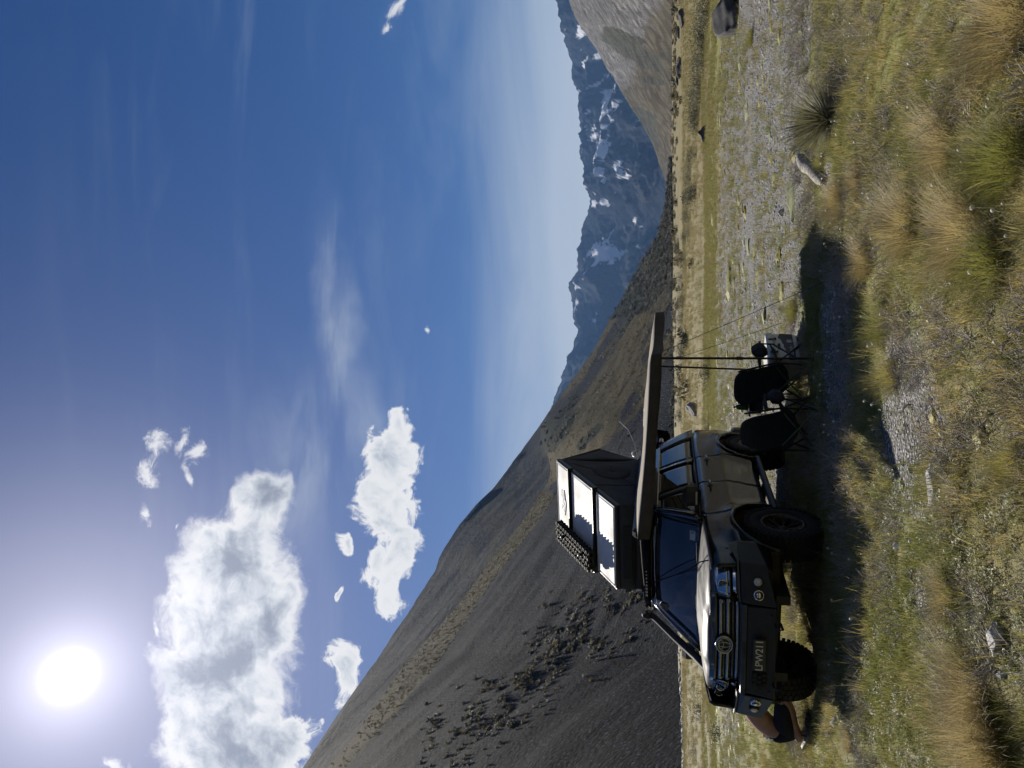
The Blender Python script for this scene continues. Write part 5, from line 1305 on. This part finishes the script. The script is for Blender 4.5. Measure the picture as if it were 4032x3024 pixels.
proto_col('hill_tussock', [bush(60, .9, .8, .5).mesh('tuss', 'hill_tuss') for _ in range(3)] + [bush(60, .9, .8, .5).mesh('tuss', 'hill_bush')])

# ---- where things grow
def wedge(n, y0, y1, p=1.0):
    Y = y0 + (y1 - y0) * rng.random(n * 2) ** p
    hw_ = .58 * Y + 1.4; keep = rng.random(n * 2) < hw_ / (.58 * y1 + 1.4); Y = Y[keep][:n]; hw_ = hw_[keep][:n]
    X = rng.uniform(-1, 1, len(Y)) * hw_
    return X, Y
def in_car(X, Y):                                  # nothing grows under the tyres, the cooler or the chair feet
    c, s = math.cos(-YAW), math.sin(-YAW); dx, dy = X - CX, Y - CY; vx = c * dx - s * dy; vy = s * dx + c * dy
    tyre = (np.abs(np.abs(vx) - WB) < .34) & (np.abs(np.abs(vy) - TR_) < .22)
    return tyre | (np.hypot(X - cm_.x, Y - cm_.y - .2) < .36)
def gmask_(X, Y):
    return gravel_at(X, Y) + (fbm(X * 1.3, Y * 1.3, 4, 101) - .5) * 1.1
def put(X, Y, dz=0.0): return np.stack([X, Y, ground_z(X, Y) + dz], -1)
patch = lambda X, Y, s, f: fbm(X * f, Y * f, 3, s)
X, Y = wedge(30000, 2.6, 13); g = gmask_(X, Y); k = (rng.random(len(X)) > smooth(.25, .6, g) * .93) & ~in_car(X, Y) & (rng.random(len(X)) < .25 + 1.1 * smooth(.35, .6, patch(X, Y, 11, .8)))
scatter('grass', 'grass_turf', put(X, Y)[k], 5, rng.uniform(.5, 1.15, k.sum()) * (.75 + .6 * patch(X, Y, 19, .6)[k]))
X, Y = wedge(13000, 2.6, 14); g = gmask_(X, Y); k = (rng.random(len(X)) > smooth(.3, .65, g) * .95) & ~in_car(X, Y) & (patch(X, Y, 23, .7) > .45)
scatter('dry_grass', 'dry_turf', put(X, Y)[k], 4, rng.uniform(.6, 1.2, k.sum()))
X, Y = wedge(2600, 2.6, 10.5); g = gmask_(X, Y); k = (rng.random(len(X)) > smooth(.2, .5, g)) & ~in_car(X, Y) & (patch(X, Y, 29, .9) > .47)
scatter('grass_stalks', 'seed_stalk', put(X, Y)[k], 5, rng.uniform(.5, 1.05, k.sum()))
X, Y = wedge(15000, 2.6, 11); g = gmask_(X, Y); k = ~in_car(X, Y) & (rng.random(len(X)) < (.30 + .75 * smooth(.3, -1.2, X) * smooth(8, 6, Y)) * (1 - .75 * smooth(.45, .8, g))) & (patch(X, Y, 31, 1.6) > .40)
scatter('herbs', 'low_herb', put(X, Y)[k], 4, rng.uniform(.5, 1.3, k.sum()))
X, Y = wedge(6500, 2.6, 11); k = ~in_car(X, Y) & (patch(X, Y, 37, 1.3) > .50)
scatter('heath_twigs', 'heath_twig', put(X, Y)[k], 4, rng.uniform(.5, 1.35, k.sum()))
X, Y = wedge(26000, 2.6, 16, .8); g = gmask_(X, Y); k = (g > .30) & (rng.random(len(X)) < smooth(.25, .6, g))
scatter('gravel', 'pebble', put(X, Y, .002)[k], 4, rng.gamma(2.2, .0052, k.sum()) + .004, tilt=.6)
X, Y = wedge(14000, 12, 36, .8); g = gmask_(X, Y); k = (g > .25)
scatter('gravel_far', 'pebble', put(X, Y, .004)[k], 4, rng.gamma(2.0, .010, k.sum()) + .006, tilt=.6)
X, Y = wedge(22000, 11, 40, .75); g = gmask_(X, Y); k = (rng.random(len(X)) > smooth(.3, .75, g) * .55) & (patch(X, Y, 43, .35) > .36)
scatter('turf_beyond', 'meadow', put(X, Y)[k], 4, rng.uniform(.7, 1.7, k.sum()))
X, Y = wedge(20000, 10, 40, .75); g = gmask_(X, Y); k = (rng.random(len(X)) > smooth(.3, .75, g) * .5) & (patch(X, Y, 47, .3) > .44)
scatter('green_turf_beyond', 'grass_turf', put(X, Y)[k], 5, rng.uniform(.8, 1.9, k.sum()))
X, Y = wedge(9000, 36, 100, .8)
scatter('meadow_far', 'meadow', put(X, Y), 4, rng.uniform(1.6, 3.8, len(X)))
X, Y = wedge(900, 55, 420, .9); k = (X > -.10 * Y) & (patch(X, Y, 59, .02) > .45)
scatter('flat_scrub', 'hill_bush', put(X, Y)[k], 5, rng.gamma(3.0, .22, k.sum()) + .2)
X, Y = wedge(1700, 8.5, 34, .8); k = (patch(X, Y, 53, .5) > .46) & ~in_car(X, Y)
scatter('moss_mats', 'moss_mat', put(X, Y, .0)[k], 4, rng.gamma(2.0, .045, k.sum()) + .03, tilt=.05)
X, Y = wedge(340, 2.8, 8.5); k = (X > -.6) | (rng.random(len(X)) < .25)
scatter('white_flowers', 'flower_head', put(X, Y)[k], 1, rng.uniform(.7, 1.2, k.sum()))

# ---- bushes and tussocks on the hill
PXg, PYg, Pg = GRIDS['hill']
def on_hill(n, test, s0, s1):
    out = []; sc = []
    while len(out) < n:
        i = rng.integers(0, PXg.shape[0] - 1, 4000); j = rng.integers(0, PXg.shape[1] - 1, 4000); a = rng.random((4000, 1)); b_ = rng.random((4000, 1))
        p = Pg[i, j] * (1 - a) * (1 - b_) + Pg[i + 1, j] * a * (1 - b_) + Pg[i, j + 1] * (1 - a) * b_ + Pg[i + 1, j + 1] * a * b_
        ok = test(PXg[i, j], PYg[i, j]); D = np.linalg.norm(p, axis=1)
        for q, d in zip(p[ok], D[ok]): out.append(q); sc.append(rng.uniform(s0, s1) * d / FPX)
    return np.array(out[:n]), np.array(sc[:n])
def left_patch(x, y):                               # the scrubby streak down the scree on the left
    u = (x - 1750) / 800.0; yc = 2990 - 690 * u + 40 * np.sin(u * 9)
    d = np.abs(y - yc) / (150 - 60 * u)
    return (u > -.1) & (u < 1.05) & (rng.random(len(x)) < np.exp(-d * d) * .8) & (fbm(x * .02, y * .02, 3, 71) > .42)
p, s_ = on_hill(900, left_patch, 5, 13); scatter('hillside_scrub', 'hill_bush', p, 5, s_)
p, s_ = on_hill(2600, lambda x, y: (y < 1980) & (a_tan(x[None], y[None], None)[0] > .35) & (fbm(x * .016, y * .016, 3, 73) > .38), 3.0, 7.0); scatter('hillside_tussocks', 'hill_tussock', p, 4, s_)
p, s_ = on_hill(1300, lambda x, y: (a_green(x[None], y[None], None)[0] > .55), 5, 11); scatter('hillside_bush', 'hill_bush', p, 3, s_)
p, s_ = on_hill(1500, lambda x, y: (y > 1950) & (line_side(x[None], y[None], tanL)[0] > -4), 2.5, 6.0); scatter('hillside_grass', 'hill_tussock', p, 3, s_)
p, s_ = on_hill(2200, lambda x, y: (y > 1500) & (line_side(x[None], y[None], tanL)[0] < -10) & (rng.random(len(x)) < smooth(1700, 2650, x)), .8, 2.2); scatter('scree_stones', 'pebble', p, 4, s_, tilt=.6)
b_ = rng.uniform(2150, 3300, 700); q = [gp(float(np.interp(v, [2000, 2578, 3024, 3600], [2664, 2676, 2696, 2704])) + rng.normal(0, 3), float(v)) for v in b_]
scatter('scree_foot_stones', 'pebble', np.array([[v.x, v.y, .1] for v in q]), 4, rng.gamma(2, .08, 700) + .05, tilt=.5)

# ---- tussocks one can point at
def tussock_mesh(n, h, r, m, lean=1.0):
    mb = MB()
    for i in range(n):
        a = pr.uniform(0, 6.283); q = math.sqrt(pr.random()); b0 = a + pr.uniform(-.9, .9); hh = h * pr.uniform(.35, 1.0) * (1 + .25 * math.sin(2 * a + 1) + .15 * math.sin(5 * a)); blade(mb, (r * .5 * q * math.cos(a), r * .5 * q * math.sin(a), -.02), b0, (.02 + .62 * q) * lean * pr.uniform(.3, 1.4), hh, .0026, 4, pr.uniform(.1, 1.5))
    return mb.mesh('tussock', m)
TV = {'gold': [tussock_mesh(1500, .36, .36, 'tussock_gold') for _ in range(3)], 'green': [tussock_mesh(1300, .34, .36, 'tussock_green') for _ in range(3)]}
TUS = [((3842, 925), 1.05, 'gold', 'large golden tussock with splayed blades, nearest of the row right of centre'),
       ((3606, 880), 1.0, 'gold', 'golden tussock casting a dark round shadow, behind the largest golden tussock'),
       ((3402, 1030), .72, 'gold', 'small reddish gold tussock at the edge of the car shadow'),
       ((3312, 795), .82, 'gold', 'golden tussock just in front of the driftwood log'),
       ((3392, 712), .60, 'gold', 'low golden tussock in front of the small bare dirt patch'),
       ((3470, 1270), .85, 'green', 'greenish tussock with pale tips in front of the white cooler'),
       ((3520, 1480), .75, 'green', 'greenish tussock in front of the pair of camp chairs'),
       ((3985, 90), 1.25, 'gold', 'big pale tussock at the far right corner of the foreground'),
       ((3760, 575), .85, 'gold', 'golden tussock right of the large splayed one'),
       ((3925, 1050), .8, 'green', 'green-brown tussock low in front, left of the large golden one'),
       ((3130, 1225), .85, 'green', 'dark-based tussock behind and right of the white cooler'),
       ((3985, 640), .95, 'green', 'grassy green tussock in the near foreground on the right'),
       ((3800, 2360), .62, 'gold', 'small golden tussock in front of the front bar, left foreground'),
       ((3880, 2720), .85, 'gold', 'golden tussock above the pale flat stone on the left foreground'),
       ((3905, 2890), .95, 'gold', 'golden tussock next to the left edge of the foreground'),
       ((3935, 3010), 1.0, 'gold', 'golden tussock cut by the left edge of the picture'),
       ((3350, 2920), .45, 'gold', 'tiny brown tussock in front of the crouching person'),
       ((3440, 2050), .40, 'green', 'small green tussock on the edge of the car shadow by the wheel'),
       ((3215, 560), .50, 'green', 'yellow-green tussock beside the spiky shrub'),
       ((3245, 640), .42, 'green', 'bright green tussock behind the driftwood log'),
       ((2965, 150), .9, 'green', 'olive tussock in front of the dark boulder at the right'),
       ((3010, 990), .35, 'green', 'tiny green tussock on the stony flat behind the guy ropes'),
       ((3985, 1830), .55, 'green', 'green tussock in front of the long smooth stone')]
for i, (px_, sc_, kind_, lab) in enumerate(TUS):
    q = gp(*px_); o = new_obj('tussock', TV[kind_][i % 3]); o.location = (q.x, q.y, float(ground_z(q.x, q.y)) - .005)
    o.scale = (sc_ * pr.uniform(.9, 1.15), sc_ * pr.uniform(.9, 1.15), sc_ * pr.uniform(.85, 1.1)); o.rotation_euler = (0, 0, pr.uniform(0, 6.28)); tag(o, lab, 'tussock', 'tussocks in the foreground grass')

# ---- spiky shrub
q = gp(3268, 470); sh = Thing('spiky_shrub', 'grey-green spiky shrub standing in the grass on the right', 'shrub', Matrix.Translation((q.x, q.y, float(ground_z(q.x, q.y)))))
mb = MB()
for i in range(520):
    a = pr.uniform(0, 6.283); el = math.asin(pr.uniform(.02, .98)); d = Vector((math.cos(a) * math.cos(el), math.sin(a) * math.cos(el), math.sin(el))); L_ = pr.uniform(.35, .62)
    blade(mb, d * .06, a, math.pi / 2 - el, L_, .010, 3, pr.uniform(-.1, .5))
sh.part('foliage', mb, 'shrub_pale', recalc=False)
mb = MB()
for i in range(40):
    a = pr.uniform(0, 6.283); el = pr.uniform(.15, 1.2); d = Vector((math.cos(a) * math.cos(el), math.sin(a) * math.cos(el), math.sin(el))); mb.tube([Vector((0, 0, .02)), d * .25 + Vector((pr.uniform(-.05, .05), 0, 0)), d * pr.uniform(.45, .66)], [.006, .004, .0015], 4, caps=False)
sh.part('stem', mb, 'twig_grey', recalc=False)['kind'] = 'stuff'

# ---- dark shrubs along the terrace, all of one kind
SB = [bush(900, .75, .62, .085).mesh('shrub_foliage', 'shrub_leaf') for _ in range(3)]
SBP = [bush(800, .7, .6, .085).mesh('shrub_foliage', 'shrub_pale') for _ in range(2)]
stem_me = (lambda m_: (m_.tube([(0, 0, -.05), (.03, 0, .25), (.12, .05, .45)], [.03, .02, .01], 6), m_.tube([(0, 0, .1), (-.1, .08, .4)], [.018, .008], 6), m_)[-1])(MB()).mesh('stem', 'twig_grey')
def shrub(x, y, s, pale, lab, grp):
    r_ = new_obj('shrub', None); r_.location = (x, y, float(ground_z(x, y))); r_.scale = (s * pr.uniform(.9, 1.35), s * pr.uniform(.9, 1.2), s * pr.uniform(.8, 1.1)); r_.rotation_euler = (0, 0, pr.uniform(0, 6.28))
    new_obj('foliage', (SBP if pale else SB)[pr.randrange(2)], r_); new_obj('stem', stem_me, r_); tag(r_, lab, 'shrub', grp)
for i in range(46):
    v = pr.random(); y = 20 + 930 * v; x = 2795 - 92 * v ** .8 + pr.gauss(0, 9)
    q = gp(x, y); shrub(q.x, q.y, pr.uniform(.75, 1.25), pr.random() < .25, 'dark shrub in the long row across the tan flat at the right', 'shrubs in the row across the flat')
for i in range(26):
    y = pr.uniform(950, 1650); x = 2688 + pr.gauss(0, 5); q = gp(x, y); shrub(q.x, q.y, pr.uniform(1.0, 2.0), pr.random() < .3, 'dark shrub along the foot of the hill behind the awning', 'shrubs along the foot of the hill')
for (px_, s, lab) in (((2795, 1470), .9, 'dark green shrub behind the camp chairs, near the awning legs'), ((2790, 1690), .75, 'dark green shrub just behind the tail of the car'), ((2715, 1790), .8, 'pale green shrub close to the tail of the car'),
                      ((2760, 2800), 1.0, 'dark green bush left of the car bonnet'), ((2830, 2890), .7, 'low dark bush behind the crouching person'), ((2735, 2700), .8, 'small dark bush right beside the far headlamp'), ((2745, 2960), .9, 'dark bush near the left edge below the scree')):
    q = gp(*px_); shrub(q.x, q.y, s, 'pale' in lab, lab, None)

# ---- rocks, log, stones
def rock(px_, size, seed, m, lab, sink=.25, sub=4, cat='rock', name='rock', rz=0.0, tilt=0.0):
    q = gp(*px_); o = new_obj(name, rock_mesh(name, m, size, seed, sub)); o.location = (q.x, q.y, float(ground_z(q.x, q.y)) + size[2] * (1 - 2 * sink) * .8); o.rotation_euler = (0, tilt, rz); tag(o, lab, cat); return o
rock((2903, 40), (.80, .55, .46), 3, 'rock_dark', 'large dark boulder at the right edge of the stony flat', name='boulder', cat='boulder', sub=4)
rock((2780, 522), (.42, .34, .24), 4, 'rock_dark', 'small dark rock alone in front of the shrub row')
rock((2738, 1608), (.62, .5, .52), 8, 'rock_grey', 'grey pointed boulder under the awning, behind the camp chairs', name='boulder', cat='boulder')
for i, (px_, s) in enumerate((((2700, 75), .9), ((2682, 130), .55), ((2690, 265), .8), ((2680, 235), .35), ((2672, 320), .4), ((2668, 420), .3))):
    d = gp(*px_).y; k = s * d / 30.0
    rock(px_, (.5 * k, .4 * k, .22 * k), 20 + i, 'rock_dark', 'dark rock on the far tan terrace, %s of six' % ('biggest at the right edge', 'second from the right edge', 'third from the right edge', 'fourth from the right edge', 'fifth from the right edge', 'farthest from the right edge')[(0, 1, 3, 2, 4, 5)[i]], sub=3)
rock((3700, 1930), (.20, .062, .05), 12, 'stone_grey', 'long smooth grey stone lying in the near foreground', .3, 4, 'stone', 'stone', rz=.12)
rock((3985, 2520), (.10, .07, .05), 13, 'stone_grey', 'pale angular stone in the near foreground on the left', .3, 3, 'stone', 'stone', rz=.5, tilt=.2)
rock((3295, 2848), (.07, .04, .05), 14, 'stone_grey', 'small pale stone in front of the crouching person', .3, 3, 'stone', 'stone')
rock((3080, 835), (.07, .05, .05), 15, 'stone_grey', 'small white stone on the stony flat behind the tussocks', .3, 3, 'stone', 'stone')
a = gp(3180, 612); b_ = gp(3262, 722); a.z = .10; b_.z = .05; lg_ = Thing('driftwood_log', 'pale weathered driftwood log lying on the stony flat', 'log', Matrix.Identity(4), (b_.x, b_.y, 0))
pts = [a.lerp(b_, k / 8) + Vector((.012 * math.sin(k * 1.7), .014 * math.cos(k * 2.3), .02 * math.sin(k * .8))) for k in range(9)]
lg_.part('trunk', MB().tube(pts, [.035, .055, .066, .072, .078, .080, .074, .060, .03], 11), 'driftwood', recalc=False)
lg_.part('broken_branch', MB().tube([pts[5], pts[5] + Vector((.03, .10, .07)), pts[5] + Vector((.05, .16, .08))], [.028, .02, .008], 7), 'driftwood')
for i in range(5): lg_.part('root_splinter', MB().tube([pts[7], pts[8] + Vector((pr.uniform(-.06, .06), pr.uniform(-.10, 0), pr.uniform(-.02, .05)))], [.022, .005], 6), 'driftwood')
for i, (px_, ang_, L_, lab) in enumerate((((3640, 2300), .9, .16, 'thin pale dead twig lying on the gravel in front of the car'), ((3890, 200), 2.2, .35, 'bent grey dead branch by the big pale tussock at the right'), ((3545, 2560), .2, .14, 'thin bleached twig in the left foreground herbs'))):
    q = gp(*px_); d = Vector((math.cos(ang_), math.sin(ang_), 0)); z = float(ground_z(q.x, q.y)) + .03
    tw = MB().tube([Vector((q.x, q.y, z)) + d * L_ * k / 5 + Vector((0, .01 * math.sin(k * 2), .015 * math.sin(k * 1.3))) for k in range(6)], [.009, .008, .007, .006, .004, .002], 6)
    t_ = Thing('dead_twig', lab, 'twig', Matrix.Identity(4), (q.x, q.y, z)); t_.part('stick', tw, 'driftwood'); t_.part('side_twig', MB().tube([Vector((q.x, q.y, z)) + d * L_ * .5, Vector((q.x, q.y, z)) + d * L_ * .7 + Vector((.03, .05, .03))], [.005, .002], 5), 'driftwood')
for i, (px_, s, pale, lab) in enumerate((((3075, 1000), .17, 0, 'bright yellow moss cushion on the stony flat'), ((2935, 835), .2, 0, 'yellow-green moss patch far back on the stony flat'), ((3440, 1900), .09, 1, 'pale grey-green moss cushion at the edge of the car shadow'), ((3560, 1920), .07, 1, 'pale grey-green moss cushion on the gravel near the long stone'), ((3690, 1650), .07, 0, 'small yellow moss cushion on the gravel in front of the chairs'), ((3860, 1720), .12, 0, 'broad yellow moss cushion left of the near green tussock'), ((3010, 1240), .22, 1, 'pale lichen mat behind the white cooler'))):
    q = gp(*px_); o = new_obj('moss_cushion', rock_mesh('moss_cushion', 'moss_pale' if pale else 'moss_yellow', (s, s * .7, s * .26), 90 + i, 4, .7)); o.location = (q.x, q.y, float(ground_z(q.x, q.y)) + s * .05); tag(o, lab, 'moss', 'moss cushions')
